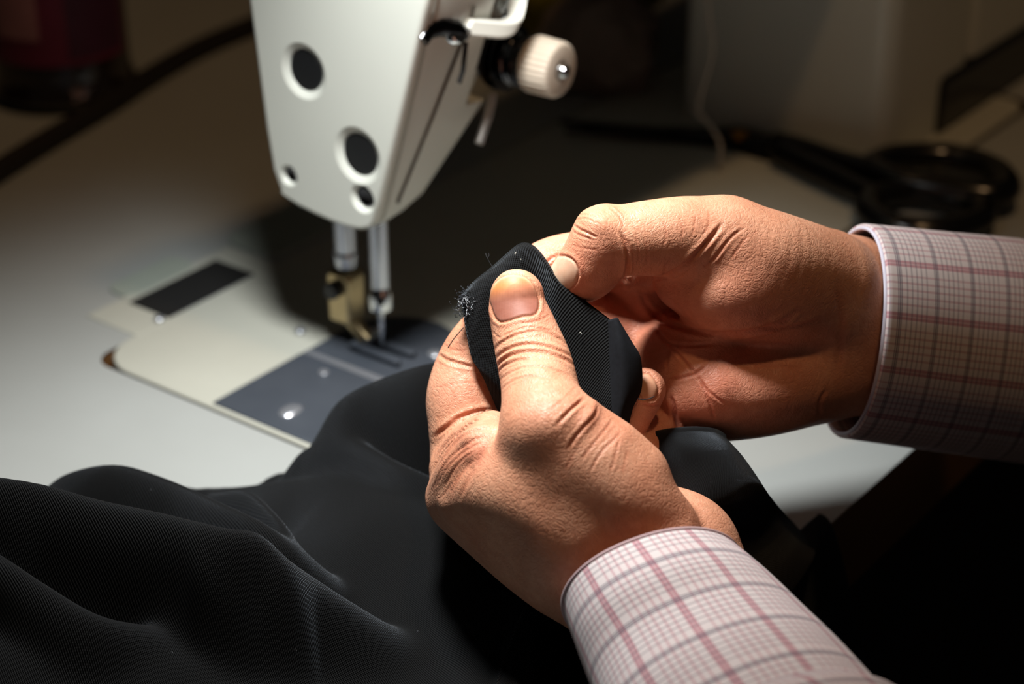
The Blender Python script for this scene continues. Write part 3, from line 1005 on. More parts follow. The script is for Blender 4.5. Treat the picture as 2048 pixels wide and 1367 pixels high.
LEFT_BUMPS = [
    (1104, 845, 60, 40, -20, 1.2), (1178, 828, 14, 30, 25, 1.1), (1075, 735, 55, 26, -8, .5), (920, 775, 46, 46, 0, .9), (905, 665, 26, 34, 20, .4),
    (935, 872, 34, 14, -28, .8), (950, 905, 44, 14, -35, .9), (1060, 1035, 60, 30, 40, .3), (1240, 885, 20, 46, 35, .5), (880, 1015, 26, 26, 0, .8),
]
RIGHT_BUMPS = [
    (1188, 442, 34, 22, 20, 1.3), (1190, 555, 34, 30, 0, .4), (1262, 574, 20, 10, 0, .9), (1470, 585, 90, 55, 20, 1.0), (1440, 765, 36, 40, 20, 1.2), (1375, 735, 30, 34, 0, .8),
    (1560, 790, 90, 40, -5, .7), (1130, 545, 20, 26, 0, .2),
]

M_SKIN = Mat('skin', (214, 154, 122), 0.46, 0, 0.42)
_k = M_SKIN
_tone = _k.n('ShaderNodeAttribute', attribute_name='pigment')
_nail = _k.n('ShaderNodeAttribute', attribute_name='nail')
_nz = _k.noise(55, 6)
_nz2 = _k.noise(420, 4)
_c = _k.mix(_k.ramp(_nz, [(0.3, 0.0), (0.7, 1.0)]), (202, 140, 110), (220, 165, 135))
_c = _k.mix(_k.ramp(_nz2, [(0.35, 0.0), (0.65, 0.35)]), _c, (188, 122, 92))
_mul = _k.n('ShaderNodeMix', data_type='RGBA', blend_type='MULTIPLY'); _mul.inputs[0].default_value = 1.0
_k.l(_c, _mul.inputs[6]); _k.l(_tone.outputs['Color'], _mul.inputs[7])
_k.base(_mul.outputs[2])
_rg = _k.n('ShaderNodeMapRange'); _rg.inputs['To Min'].default_value = 0.47; _rg.inputs['To Max'].default_value = 0.52
_k.l(_nail.outputs['Fac'], _rg.inputs['Value']); _k.l(_rg.outputs[0], _k.p.inputs['Roughness'])
# fine lozenge pattern of the skin
_warp = _k.n('ShaderNodeTexNoise'); _warp.inputs['Scale'].default_value = 130; _k.l(_k.coord(), _warp.inputs['Vector'])
_mixv = _k.n('ShaderNodeMix', data_type='RGBA', blend_type='LINEAR_LIGHT'); _mixv.inputs[0].default_value = 0.004
_k.l(_k.coord(), _mixv.inputs[6]); _k.l(_warp.outputs['Color'], _mixv.inputs[7])
def _vor(scale):
    v = _k.n('ShaderNodeTexVoronoi', feature='DISTANCE_TO_EDGE'); v.inputs['Scale'].default_value = scale
    _k.l(_mixv.outputs[2], v.inputs['Vector'])
    m = _k.n('ShaderNodeMapRange'); m.inputs['From Max'].default_value = 0.22
    _k.l(v.outputs['Distance'], m.inputs['Value'])
    return m.outputs[0]
_h = _k.math('ADD', _k.math('MULTIPLY', _vor(620), 0.6), _k.math('MULTIPLY', _vor(1350), 0.4))
_h = _k.math('ADD', _h, _k.math('MULTIPLY', _k.noise(900, 4), 0.8))
_inv = _k.math('SUBTRACT', 1.0, _k.math('MULTIPLY', _nail.outputs['Fac'], 0.93))
_h = _k.math('MULTIPLY', _h, _inv)
_k.bump(_h, 0.5, 0.00022)
_k.p.inputs['Subsurface Weight'].default_value = 0.12
_k.p.inputs['Subsurface Radius'].default_value = (0.0035, 0.0013, 0.0007)
_k.p.inputs['Subsurface Scale'].default_value = 1.0
M_SKIN = _k.m

PERSON = empty('person', W(0.30, 0.02, -0.78), ROTZ)
tag(PERSON, 'person in a checked shirt holding black cloth between both hands', 'person')


def detail(v, f, lines, blobs, nails, which):
    nr = vnormals(v, f)
    view = v / np.linalg.norm(v, axis=1, keepdims=True)
    if ((nr * view).sum(1)[to_px(v)[:, 1].argsort()[:1]] > 2).any(): pass
    px = to_px(v)
    face = np.clip(-(nr * view).sum(1) * 4, 0, 1)
    # only the layer nearest the viewer takes the creases drawn there
    cell = 6
    key = (px // cell).astype(int); key -= key.min(0)
    W_ = key[:, 0].max() + 1
    kk = key[:, 1] * W_ + key[:, 0]
    near = np.full(kk.max() + 1, 1e9); np.minimum.at(near, kk, v[:, 2])
    front = np.clip(1 - (v[:, 2] - near[kk] - 4.0) / 3.0, 0, 1)
    tint = np.ones((len(v), 3)); nail = np.zeros(len(v))
    disp = bumps(v, nr, px, blobs, front) + 0.68 * groove(v, nr, px, lines, front)
    # skin folds get a little redder
    red = np.clip(-groove(v, nr, px, [(p, w * 1.6, 1.0, 0) for p, w, *_ in lines if len(p) > 2], front), 0, 1)
    tint *= 1 - red[:, None] * np.array([.06, .16, .18])
    for poly in nails:
        d = poly_sdist(px, poly)
        m = np.where((d < 30) & (face > 0))[0]
        dd = d[m]; fr = front[m] * face[m] ** .3
        ins = 1 / (1 + np.exp(np.clip(dd / 1.1, -30, 30)))
        rim = np.exp(-((dd - 0.8) / 2.2) ** 2)
        fold = np.exp(-((dd - 6.5) / 4.0) ** 2)
        disp[m] += fr * (0.10 * ins - 0.34 * rim + 0.22 * fold)
        nail[m] = np.maximum(nail[m], ins * fr)
        c = np.array(poly).mean(0)
        base = np.tile(np.array([1.00, .98, .95]), (len(m), 1))
        if which == 'left':
            # pressed thumb: amber towards the tip, pink-brown in the middle, pale free edge
            ty = (px[m, 1] - 548) / 95.0; tx = (px[m, 0] - 1028) / 50.0
            amber = np.exp(-((ty + 0.15 * tx - .17) / .16) ** 2) * np.clip(1.0 - .55 * tx, 0, 1)
            pink = np.clip(ty * 2.2 - .3, 0, 1)
            base = np.array([.90, .74, .70]) * (1 - pink[:, None]) + np.array([.48, .37, .41]) * pink[:, None]
            base = base * (1 - amber[:, None]) + amber[:, None] * np.array([.86, .66, .36])
            base *= (1 + .035 * np.sin(px[m, 0] * 1.1 + 2 * np.sin(px[m, 1] * .02)))[:, None]
            edge = np.exp(-((dd + 2.0) / 3.2) ** 2) * np.clip(1.0 - ty * 2.2, 0, 1)
            base = base * (1 - edge[:, None]) + edge[:, None] * np.array([1.05, 1.3, 1.3])
            cut = np.exp(-((dd - 0.2) / 1.3) ** 2) * np.clip(ty * 4 - 2.2, 0, 1)
            base = base * (1 - cut[:, None]) + cut[:, None] * np.array([.62, .56, .5])
        else:
            if len(poly) == 15: base[:] = (1.02, 1.5, 1.7)
            else: base[:] = (.86, .92, .9)
        tint[m] = tint[m] * (1 - ins[:, None] * fr[:, None]) + base * (ins * fr)[:, None]
        cut = np.exp(-((dd - 1.0) / 1.6) ** 2) * fr
        tint[m] *= 1 - cut[:, None] * np.array([.22, .32, .36])
        tip = np.exp(-((dd - 9) / 8.0) ** 2) * fr * (dd > 0)
        tint[m] *= 1 - tip[:, None] * np.array([.0, .08, .08])
    if which == 'left':
        # pale thickened rim of the thumb tip
        d, _ = seg_dist(px, [(972, 600), (973, 575), (984, 555), (1003, 541), (1026, 537), (1048, 543)])
        q = np.exp(-(d / 4.5) ** 2) * front * (nail < .5)
        tint = tint * (1 - q[:, None]) + q[:, None] * np.array([1.05, 1.15, 1.0])
        # redness
        for x, y, r, a in ((1085, 640, 34, .25), (915, 780, 50, .28), (905, 690, 36, .12), (950, 900, 40, .3), (1180, 830, 34, .22), (1230, 860, 40, .15), (1330, 1060, 120, .15), (1075, 840, 60, .10)):
            q = a * np.exp(-((px[:, 0] - x) ** 2 + (px[:, 1] - y) ** 2) / r ** 2)
            tint *= 1 - q[:, None] * np.array([.08, .50, .45])
    else:
        for x, y, r, a in ((1190, 500, 60, .22), (1440, 770, 70, .42), (1470, 600, 130, .26), (1300, 640, 90, .40), (1350, 840, 70, .40), (1180, 640, 80, .40), (1580, 760, 110, .25), (1090, 480, 50, .35)):
            q = a * np.exp(-((px[:, 0] - x) ** 2 + (px[:, 1] - y) ** 2) / r ** 2)
            tint *= 1 - q[:, None] * np.array([.08, .50, .45])
    return v + nr * disp[:, None], tint, nail


def person():
    out = []
    off = 0
    for fn, lines, blobs, nl, wh in ((left_hand, LEFT_LINES, LEFT_BUMPS, NAILS['left'], 'left'), (right_hand, RIGHT_LINES, RIGHT_BUMPS, NAILS['right'], 'right')):
        v, f = fn()
        v, f = subdivide(v, f, 1)
        v = v.astype(float)
        if (vnormals(v, f) * (v - v.mean(0))).sum() < 0: f = f[:, ::-1]
        v, t, n = detail(v, f, lines, blobs, nl, wh)
        out.append((v, f + off, t, n)); off += len(v)
    v = np.vstack([o[0] for o in out]); f = np.vstack([o[1] for o in out])
    o = mesh_obj('body', to_world(v), f, M_SKIN, PERSON, world=True)
    t = np.vstack([q[2] for q in out]); n = np.concatenate([q[3] for q in out])
    a = o.data.attributes.new('pigment', 'FLOAT_COLOR', 'POINT')
    a.data.foreach_set('color', np.hstack([np.clip(t, 0, 2.2), np.ones((len(t), 1))]).astype(np.float32).ravel())
    a = o.data.attributes.new('nail', 'FLOAT', 'POINT')
    a.data.foreach_set('value', n.astype(np.float32))
    return o


person()
# ================================================================== checked shirt sleeves (clothing of the person)
def plaid(name):
    k = Mat(name, (226, 214, 212), 0.85, 0, 0.2)
    uv = k.n('ShaderNodeUVMap'); uv.uv_map = 'cloth'
    sp = k.n('ShaderNodeSeparateXYZ'); k.l(uv.outputs[0], sp.inputs[0])
    def lines(sock, period, thick, thin):
        fr = k.math('FRACT', k.math('DIVIDE', sock, period))
        def band(c, w):
            d = k.math('ABSOLUTE', k.math('SUBTRACT', fr, c))
            return k.math('SUBTRACT', 1.0, k.n_smooth(d, w * 0.6, w * 1.5))
        tot = None
        for c, w, s in thick + thin:
            b = k.math('MULTIPLY', band(c, w), s)
            tot = b if tot is None else k.math('MAXIMUM', tot, b)
        return tot
    def n_smooth(d, lo, hi):
        nd = k.n('ShaderNodeMapRange', interpolation_type='SMOOTHSTEP')
        nd.inputs['From Min'].default_value = lo; nd.inputs['From Max'].default_value = hi
        k.l(d, nd.inputs['Value'])
        return nd.outputs[0]
    k.n_smooth = n_smooth
    thin = [(.22, .018, .55), (.355, .018, .55), (.49, .018, .55), (.62, .018, .55), (.755, .018, .5)]
    dark = lines(sp.outputs[1], 16.2, [(.03, .017, .95), (-.02 + 1, .012, .9), (.075, .012, .9)], thin)
    pink = lines(sp.outputs[0], 17.0, [(.03, .030, .85), (.10, .030, .85)], [(a + .06, w * 1.1, s * 1.0) for a, w, s in thin])
    c1 = k.mix(k.math('MULTIPLY', pink, 0.9), (216, 206, 208), (178, 112, 126))
    c2 = k.mix(k.math('MULTIPLY', dark, 0.82), c1, (74, 72, 92))
    k.base(c2)
    # woven texture
    w1 = k.math('SINE', k.math('MULTIPLY', sp.outputs[0], 14.0)); w2 = k.math('SINE', k.math('MULTIPLY', sp.outputs[1], 14.0))
    k.bump(k.math('MULTIPLY', w1, w2), 0.25, 0.00015)
    k.p.inputs['Sheen Weight'].default_value = 0.15
    return k.m


M_PLAID = plaid('checked_shirting')
M_PIPING = simple('cuff_edge', (206, 206, 224), 0.8, 0, 0.03, 200)


def sleeve_mesh(name, rings, m, uoff=0, voff=0, thick=0.9, n=120, double=True, wr=0.0, seed=0, phase=None):
    """rings: (center px,py,d  U px  V px,dd) -> cloth tube with uv in millimetres"""
    R = []
    for c, U, V in rings:
        c = np.array(c, float); U = np.array(U, float); V = np.array(V, float)
        ring = []
        for k in range(n):
            t = 2 * math.pi * k / n
            ct, st = math.cos(t), math.sin(t)
            # slightly squared cross-section
            e = 0.92
            ct = math.copysign(abs(ct) ** e, ct); st = math.copysign(abs(st) ** e, st)
            q = c + ct * U + st * V
            ring.append(cs(*q))
        R.append(ring)
    R = np.array(R)
    # densify along the axis
    M = []
    for i in range(n): M.append(catmull(R[:, i], 10))
    M = np.array(M).transpose(1, 0, 2)
    S = len(M)
    ctr = M.mean(1, keepdims=True)
    if wr:
        g = np.random.default_rng(seed)
        t = np.linspace(0, 1, S)[:, None]; a = np.linspace(0, 2 * math.pi, n, endpoint=False)[None, :]
        disp = np.zeros((S, n))
        for q in range(7):
            f1, f2, p1 = g.integers(1, 4), g.uniform(2, 9), g.uniform(0, 6.28)
            disp += np.sin(a * f1 + t * f2 * 3 + p1) * g.uniform(.3, 1)
        rad = M - ctr; rad /= np.linalg.norm(rad, axis=2, keepdims=True)
        M = M + rad * (disp * wr * np.clip(t * 3, 0.1, 1))[:, :, None]
    per = np.linalg.norm(np.roll(M, -1, 1) - M, axis=2)
    arc_u = np.concatenate([np.zeros((S, 1)), np.cumsum(per, 1)], 1)
    sc_ = arc_u[S // 3, -1]
    U_ = np.linspace(0, 1, n + 1)[None, :] * 0 + arc_u / arc_u[:, -1:] * sc_
    dv = np.linalg.norm(np.diff(M, axis=0), axis=2).mean(1)
    V_ = np.concatenate([[0], np.cumsum(dv)])
    verts = [p for ring in M for p in ring]
    faces = []; uvs = []
    for s in range(S - 1):
        for i in range(n):
            j = (i + 1) % n
            faces.append((s * n + i, s * n + j, (s + 1) * n + j, (s + 1) * n + i))
            uvs += [(U_[s, i] + uoff, V_[s] + voff), (U_[s, i + 1] + uoff, V_[s] + voff), (U_[s + 1, i + 1] + uoff, V_[s + 1] + voff), (U_[s + 1, i] + uoff, V_[s + 1] + voff)]
    o = mesh_obj(name, to_world(np.array(verts)), faces, m, PERSON, world=True)
    ul = o.data.uv_layers.new(name='cloth')
    ul.data.foreach_set('uv', np.array(uvs, float).ravel())
    md = o.modifiers.new('thick', 'SOLIDIFY'); md.thickness = thick / 1000; md.offset = -1
    o.modifiers.new('sub', 'SUBSURF').render_levels = 1
    return o, M


def sleeves():
    # near (left) arm
    ringsL = [((1308, 1172, 565), (176, -66, 3), (-45, -92, -24)),
              ((1356, 1240, 555), (196, -76, 3), (-46, -100, -24)),
              ((1408, 1318, 544), (214, -86, 3), (-46, -106, -21)),
              ((1466, 1402, 530), (232, -96, 3), (-48, -112, -22)),
              ((1545, 1505, 514), (240, -104, 3), (-50, -116, -23))]
    o, M = sleeve_mesh('cuff', ringsL, M_PLAID, 3.0, 5.5, 1.6)
    o['label'] = 'checked shirt cuff on the nearer wrist'
    rim = MB(); rim.tube([p for p in to_world(np.vstack([M[0], M[0][:1]]))], 0.0005, 8); rim.build('cuff_edge', M_PLAID, o, world=True)
    ringsS = [((1522, 1476, 519), (230, -98, 3), (-47, -110, -21)),
              ((1560, 1525, 510), (262, -112, 3), (-54, -132, -25)),
              ((1610, 1590, 498), (290, -120, 3), (-60, -140, -28)),
              ((1700, 1720, 470), (340, -130, 3), (-66, -150, -32)),
              ((2000, 2100, 410), (420, -150, 3), (-70, -170, -36))]
    s, _ = sleeve_mesh('shirt_sleeve', ringsS, M_PLAID, 8, 2, 0.7, wr=0.8, seed=3)
    # far (right) arm
    ringsR = [((1706, 661, 640), (-20, 205, 2), (61, 2, -27)),
              ((1790, 671, 650), (-22, 207, 2), (61, 2, -28)),
              ((1880, 682, 661), (-23, 209, 2), (61, 2, -29)),
              ((1970, 692, 672), (-24, 211, 2), (61, 2, -30)),
              ((2080, 706, 686), (-25, 213, 2), (61, 2, -31))]
    o, M = sleeve_mesh('cuff', ringsR, M_PLAID, 13.0, 11.7, 1.6)
    o['label'] = 'checked shirt cuff on the farther wrist'
    rim = MB(); rim.tube([p for p in to_world(np.vstack([M[0], M[0][:1]]))], 0.0006, 8); rim.build('cuff_edge', M_PIPING, o, world=True)
    ringsS = [((2070, 704, 684), (-22, 200, 2), (58, 2, -29)),
              ((2140, 714, 692), (-26, 225, 2), (66, 2, -34)),
              ((2300, 730, 715), (-28, 240, 2), (70, 2, -38)),
              ((2700, 770, 770), (-30, 250, 2), (74, 2, -42))]
    s, _ = sleeve_mesh('shirt_sleeve', ringsS, M_PLAID, 4, 8, 0.7, wr=0.8, seed=5)


sleeves()
# ================================================================== the dark twill garment
def twill(name):
    k = Mat(name, (15, 17, 21), 0.8, 0, 0.18)
    uv = k.n('ShaderNodeUVMap'); uv.uv_map = 'cloth'
    sp = k.n('ShaderNodeSeparateXYZ'); k.l(uv.outputs[0], sp.inputs[0])
    u, v = sp.outputs[0], sp.outputs[1]
    # twill lines (about 1.1 per millimetre), broken by the weft
    ph = k.math('ADD', k.math('MULTIPLY', u, 8.2), k.math('MULTIPLY', v, 5.2))
    nz = k.noise(0.6, 2, uv.outputs[0])
    tw = k.math('SINE', k.math('ADD', ph, k.math('MULTIPLY', nz, 1.5)))
    wf = k.math('SINE', k.math('SUBTRACT', k.math('MULTIPLY', v, 11.0), k.math('MULTIPLY', u, 7.0)))
    h = k.math('ADD', k.math('MULTIPLY', tw, 0.75), k.math('MULTIPLY', wf, 0.25))
    fz = k.noise(2.5, 4, uv.outputs[0])
    col = k.mix(k.math('MULTIPLY', k.math('ADD', h, 1.0), 0.5), (5, 6, 7), (11, 12, 15))
    # fine lint specks
    vo = k.n('ShaderNodeTexVoronoi', feature='F1'); vo.inputs['Scale'].default_value = 0.16
    k.l(uv.outputs[0], vo.inputs['Vector'])
    speck = k.math('LESS_THAN', vo.outputs['Distance'], 0.035)
    rnd = k.n('ShaderNodeSeparateColor'); k.l(vo.outputs['Color'], rnd.inputs[0])
    speck = k.math('MULTIPLY', speck, k.math('GREATER_THAN', rnd.outputs[0], 0.72))
    col = k.mix(k.math('MULTIPLY', speck, 0.5), col, (120, 124, 132))
    k.base(col)
    k.bump(h, 0.8, 0.0003)
    k.p.inputs['Sheen Weight'].default_value = 0.085
    k.p.inputs['Sheen Roughness'].default_value = 0.28
    k.p.inputs['Sheen Tint'].default_value = (0.75, 0.85, 1.0, 1)
    return k.m


M_TWILL = twill('black_twill')
GAR = MB(); GUV = []          # one mesh; uv per face corner, in millimetres


def add_grid(Q, closed=False, uoff=0.0, voff=0.0, mask=None, flip=False):
    """Q: rows x cols x 3 (world m)"""
    S, n = Q.shape[:2]
    du = np.linalg.norm(np.diff(Q, axis=1), axis=2).mean(0); U = np.concatenate([[0], np.cumsum(du)]) * 1000 + uoff
    dv = np.linalg.norm(np.diff(Q, axis=0), axis=2).mean(1); V = np.concatenate([[0], np.cumsum(dv)]) * 1000 + voff
    f = []
    for s in range(S - 1):
        for i in range(n - 1):
            if mask is not None and not (mask[s, i] and mask[s + 1, i] and mask[s, i + 1] and mask[s + 1, i + 1]): continue
            q = [(s, i), (s, i + 1), (s + 1, i + 1), (s + 1, i)]
            if flip: q = q[::-1]
            f.append([a * n + b for a, b in q])
            GUV.extend([(U[b], V[a]) for a, b in q])
    GAR.add(Q.reshape(-1, 3), f)


def skin_curves(curves, nu, nv, smooth=6):
    """surface through a list of 3-D curves (each a list of world points)"""
    C = []
    for c in curves:
        c = catmull(c, 12)
        L = np.concatenate([[0], np.cumsum(np.linalg.norm(np.diff(c, axis=0), axis=1))]); L /= L[-1]
        t = np.linspace(0, 1, nu)
        C.append(np.stack([np.interp(t, L, c[:, k]) for k in range(3)], 1))
    C = np.array(C)
    out = []
    for i in range(nu):
        c = catmull(C[:, i], smooth) if len(C) > 2 else np.linspace(C[0, i], C[1, i], nv)
        L = np.concatenate([[0], np.cumsum(np.linalg.norm(np.diff(c, axis=0), axis=1))]); L /= L[-1] + 1e-12
        t = np.linspace(0, 1, nv)
        out.append(np.stack([np.interp(t, L, c[:, k]) for k in range(3)], 1))
    return np.array(out).transpose(1, 0, 2)      # nv x nu


# ---- 1. heap lying on the table: folds as crests (px, py, height mm), width towards / away from the viewer (mm)
RIDGES = [
    # tall fold rising to the hand, and the lit fold below it
    ([(588, 962, 5), (606, 925, 14), (640, 868, 26), (672, 815, 38), (705, 788, 45), (755, 768, 50), (850, 740, 58), (930, 725, 62)], 15, 9),
    ([(618, 905, 22), (665, 872, 32), (720, 888, 34), (800, 928, 36), (880, 968, 34), (960, 1010, 30)], 11, 7),
    # broad sheet
    ([(410, 992, 6), (520, 974, 13), (600, 966, 18), (700, 958, 25), (790, 985, 29), (880, 1030, 28), (980, 1090, 26), (1060, 1170, 20)], 44, 9),
    # hump at the back
    ([(100, 982, 8), (135, 950, 24), (190, 932, 32), (245, 932, 34), (300, 950, 34), (365, 978, 34), (440, 1012, 36), (520, 1052, 36), (580, 1096, 32), (640, 1146, 23), (710, 1195, 12), (770, 1230, 4)], 10, 8),
    # long front fold
    ([(-120, 948, 54), (0, 961, 56), (100, 977, 55), (215, 1006, 54), (376, 1044, 54), (456, 1058, 54), (512, 1066, 52), (566, 1114, 45), (620, 1156, 36), (690, 1206, 27), (780, 1262, 17), (870, 1310, 8), (930, 1340, 3)], 12, 9),
    # small crease line behind it
    ([(430, 990, 14), (500, 998, 26), (553, 1040, 32), (590, 1092, 30), (630, 1140, 24), (690, 1195, 15), (760, 1240, 6)], 8, 6),
    # crease running to the right over the front of the long fold
    ([(398, 1082, 50), (412, 1115, 46), (483, 1183, 36), (590, 1242, 24), (700, 1280, 12)], 9, 14),
    # left diagonal fold
    ([(-120, 1040, 44), (0, 1124, 42), (80, 1178, 38), (188, 1237, 32), (295, 1266, 24), (420, 1280, 14)], 10, 10),
    # bottom roll
    ([(-150, 1280, 22), (0, 1279, 22), (150, 1281, 22), (270, 1284, 21), (400, 1287, 18), (500, 1292, 14), (600, 1312, 7)], 20, 6),
    ([(-150, 1430, 14), (200, 1430, 14), (500, 1420, 10), (640, 1400, 5)], 18, 12),
    # lower right folds
    ([(900, 1200, 14), (930, 1270, 15), (955, 1340, 13), (970, 1420, 10)], 12, 12),
    ([(1060, 1200, 22), (1050, 1262, 20), (1025, 1350, 16), (1010, 1430, 12)], 9, 9),
]


def heap():
    xs = np.arange(-0.215, 0.075, 0.0009)
    ys = np.arange(0.430, 0.660, 0.0009)
    X, Y = np.meshgrid(xs, ys)
    acc = np.zeros_like(X); K = 0.0022
    tot = np.zeros_like(X)
    P2 = np.stack([X.ravel(), Y.ravel()], 1)
    view = np.array([0.0, 1.0])
    for pts, wf, wb in RIDGES:
        c = np.array([G(x, y, h / 1000) for x, y, h in pts])
        c = catmull(c, 10)
        best = np.full(len(P2), 1e9); hh = np.zeros(len(P2)); side = np.zeros(len(P2))
        endd = np.zeros(len(P2))
        for i in range(len(c) - 1):
            a, b = c[i, :2], c[i + 1, :2]; d = b - a
            t = np.clip(((P2 - a) @ d) / (d @ d + 1e-12), 0, 1)
            r = P2 - a - t[:, None] * d
            q = np.linalg.norm(r, axis=1)
            m = q < best
            best[m] = q[m]; hh[m] = (c[i, 2] + t * (c[i + 1, 2] - c[i, 2]))[m]
            nrm = np.array([d[1], -d[0]]); nrm = nrm * (1 if nrm[1] < 0 else -1); nrm /= np.linalg.norm(nrm) + 1e-12
            side[m] = (r @ nrm)[m] / (q[m] + 1e-9)
        f = 0.5 + 0.5 * np.clip(side * 1.5, -1, 1)           # 1 towards the viewer
        w = (wb + (wf - wb) * f) / 1000
        z = hh * np.exp(-(best / w) ** 2 * 0.9)
        tot += np.exp(z / K).reshape(X.shape)
    Z = K * np.log(tot - len(RIDGES) + 1.0)
    Z = Z.reshape(X.shape)
    # fine unevenness
    g = np.random.default_rng(2)
    for q in range(10):
        kx, ky, p = g.uniform(-160, 160), g.uniform(-160, 160), g.uniform(0, 6.28)
        Z += 0.00025 * np.sin(kx * X + ky * Y + p) * np.clip(Z / 0.01, 0, 1)
    Zs = Z.copy()
    for _ in range(6):
        Zs[1:-1, 1:-1] = (Zs[1:-1, 1:-1] * 4 + Zs[:-2, 1:-1] + Zs[2:, 1:-1] + Zs[1:-1, :-2] + Zs[1:-1, 2:]) / 8
    Z = Zs + 0.0012
    Q = np.stack([X, Y, Z], 2)
    mask = Z > 0.0045
    # the little gap where the table shows through the folds
    gap = G(722, 1283, 0.002)
    add_grid(Q, mask=mask)


# ---- 2. strip pinched between the thumbs
def strip():
    top = [P(921, 596, .6035), P(950, 563, .6035), P(985, 535, .603), P(1012, 511, .602), P(1038, 490, .600), P(1056, 488, .598), P(1073, 498, .5965), P(1092, 522, .5945), P(1115, 558, .5925), P(1140, 580, .592), P(1175, 607, .592), P(1219, 640, .590)]
    m1 = [P(925, 612, .6025), P(955, 592, .6015), P(990, 566, .6005), P(1018, 550, .5995), P(1048, 535, .5985), P(1072, 540, .597), P(1090, 552, .595), P(1104, 575, .5935), P(1122, 602, .5925), P(1150, 628, .5915), P(1185, 650, .591), P(1226, 668, .589)]
    m2 = [P(932, 660, .6015), P(960, 645, .6005), P(990, 625, .600), P(1020, 615, .6), P(1050, 610, .600), P(1080, 615, .5985), P(1100, 635, .595), P(1120, 655, .593), P(1140, 675, .592), P(1165, 690, .591), P(1195, 702, .590), P(1228, 708, .588)]
    m3 = [P(944, 716, .6015), P(970, 715, .6005), P(1000, 710, .600), P(1030, 705, .600), P(1060, 705, .600), P(1090, 712, .597), P(1115, 725, .594), P(1140, 738, .592), P(1160, 745, .591), P(1180, 752, .590), P(1205, 758, .589), P(1226, 760, .587)]
    m4 = [P(968, 755, .602), P(990, 765, .6005), P(1015, 775, .600), P(1040, 785, .599), P(1070, 795, .5975), P(1100, 800, .595), P(1130, 806, .592), P(1155, 812, .590), P(1175, 818, .589), P(1190, 820, .588), P(1210, 822, .587), P(1230, 824, .586)]
    m5 = [P(1010, 850, .610), P(1030, 860, .606), P(1050, 866, .603), P(1080, 872, .600), P(1110, 878, .597), P(1135, 884, .594), P(1160, 888, .592), P(1180, 890, .590), P(1200, 890, .589), P(1215, 890, .588), P(1235, 888, .588), P(1260, 884, .588)]
    Q = skin_curves([top, m1, m2, m3, m4, m5], 90, 110)
    Q = np.concatenate([Q[:1] + FWD * .0022 - UPV * .0004, Q[:1] + FWD * .0009 + UPV * .0001, Q[2:]], 0)
    for _ in range(3): Q[1:12] = (Q[:11] + 2 * Q[1:12] + Q[2:13]) / 4
    # rolled top edge: a second layer just behind, joined over the fold
    nrm = np.array([0, 0.0, 0.0]) + FWD * 0.0014
    back = Q[:60] + nrm
    fold = []
    for t in np.linspace(0, 1, 6)[1:-1]:
        fold.append(Q[0] + nrm * t + UPV * 0.0006 * math.sin(math.pi * t))
    full = np.concatenate([back[::-1], np.array(fold)[::-1], Q], 0)
    g = np.random.default_rng(5)
    add_grid(full, uoff=300, voff=40)


# ---- 3. the rest hanging from the hand, over the front edge of the table
def drape():
    c0 = [P(1180, 855, .594), P(1240, 868, .596), P(1300, 872, .598), P(1345, 866, .598), P(1390, 863, .598), P(1430, 867, .599), P(1452, 878, .601)]
    c1 = [P(1160, 930, .600), P(1240, 930, .600), P(1310, 925, .597), P(1370, 915, .594), P(1420, 905, .594), P(1460, 898, .596), P(1486, 916, .600)]
    c2 = [P(1120, 1060, .615), P(1220, 1060, .610), P(1320, 1050, .602), P(1400, 1030, .594), P(1460, 1010, .592), P(1510, 985, .596), P(1535, 985, .601)]
    c3 = [G(1060, 1190, .030), G(1180, 1200, .026), G(1320, 1190, .028), G(1420, 1160, .032), G(1500, 1120, .032), G(1560, 1070, .026), G(1585, 1045, .014)]
    c4 = [G(1000, 1340, .016), G(1150, 1350, .012), G(1320, 1340, .012), G(1450, 1300, .014), G(1560, 1210, .014), G(1620, 1130, .010), G(1633, 1095, .004)]
    e = [W(.203, b, -.004) for b in (-.20, -.14, -.10, -.07, -.04, -.02, -.005)]
    c5 = e
    c45 = [W(.1975, b, .0055) for b in (-.20, -.14, -.10, -.07, -.04, -.02, -.005)]
    c5 = [W(.206, b, -.003) for b in (-.20, -.14, -.10, -.07, -.04, -.02, -.005)]
    c6 = [W(.214, b, -.07) for b in (-.22, -.15, -.10, -.07, -.03, .0, .01)]
    c7 = [W(.225, b, -.20) for b in (-.24, -.16, -.10, -.07, -.02, .01, .02)]
    Q = skin_curves([c0, c1, c2, c3, c4, c45, c5, c6, c7], 80, 200)
    # rounded top edge with a second layer behind
    back = Q[:40] + FWD * 0.003
    fold = [Q[0] + FWD * 0.003 * t + UPV * 0.0012 * math.sin(math.pi * t) for t in np.linspace(0, 1, 7)[1:-1]]
    full = np.concatenate([back[::-1], np.array(fold)[::-1], Q], 0)
    add_grid(full, uoff=600, voff=0)


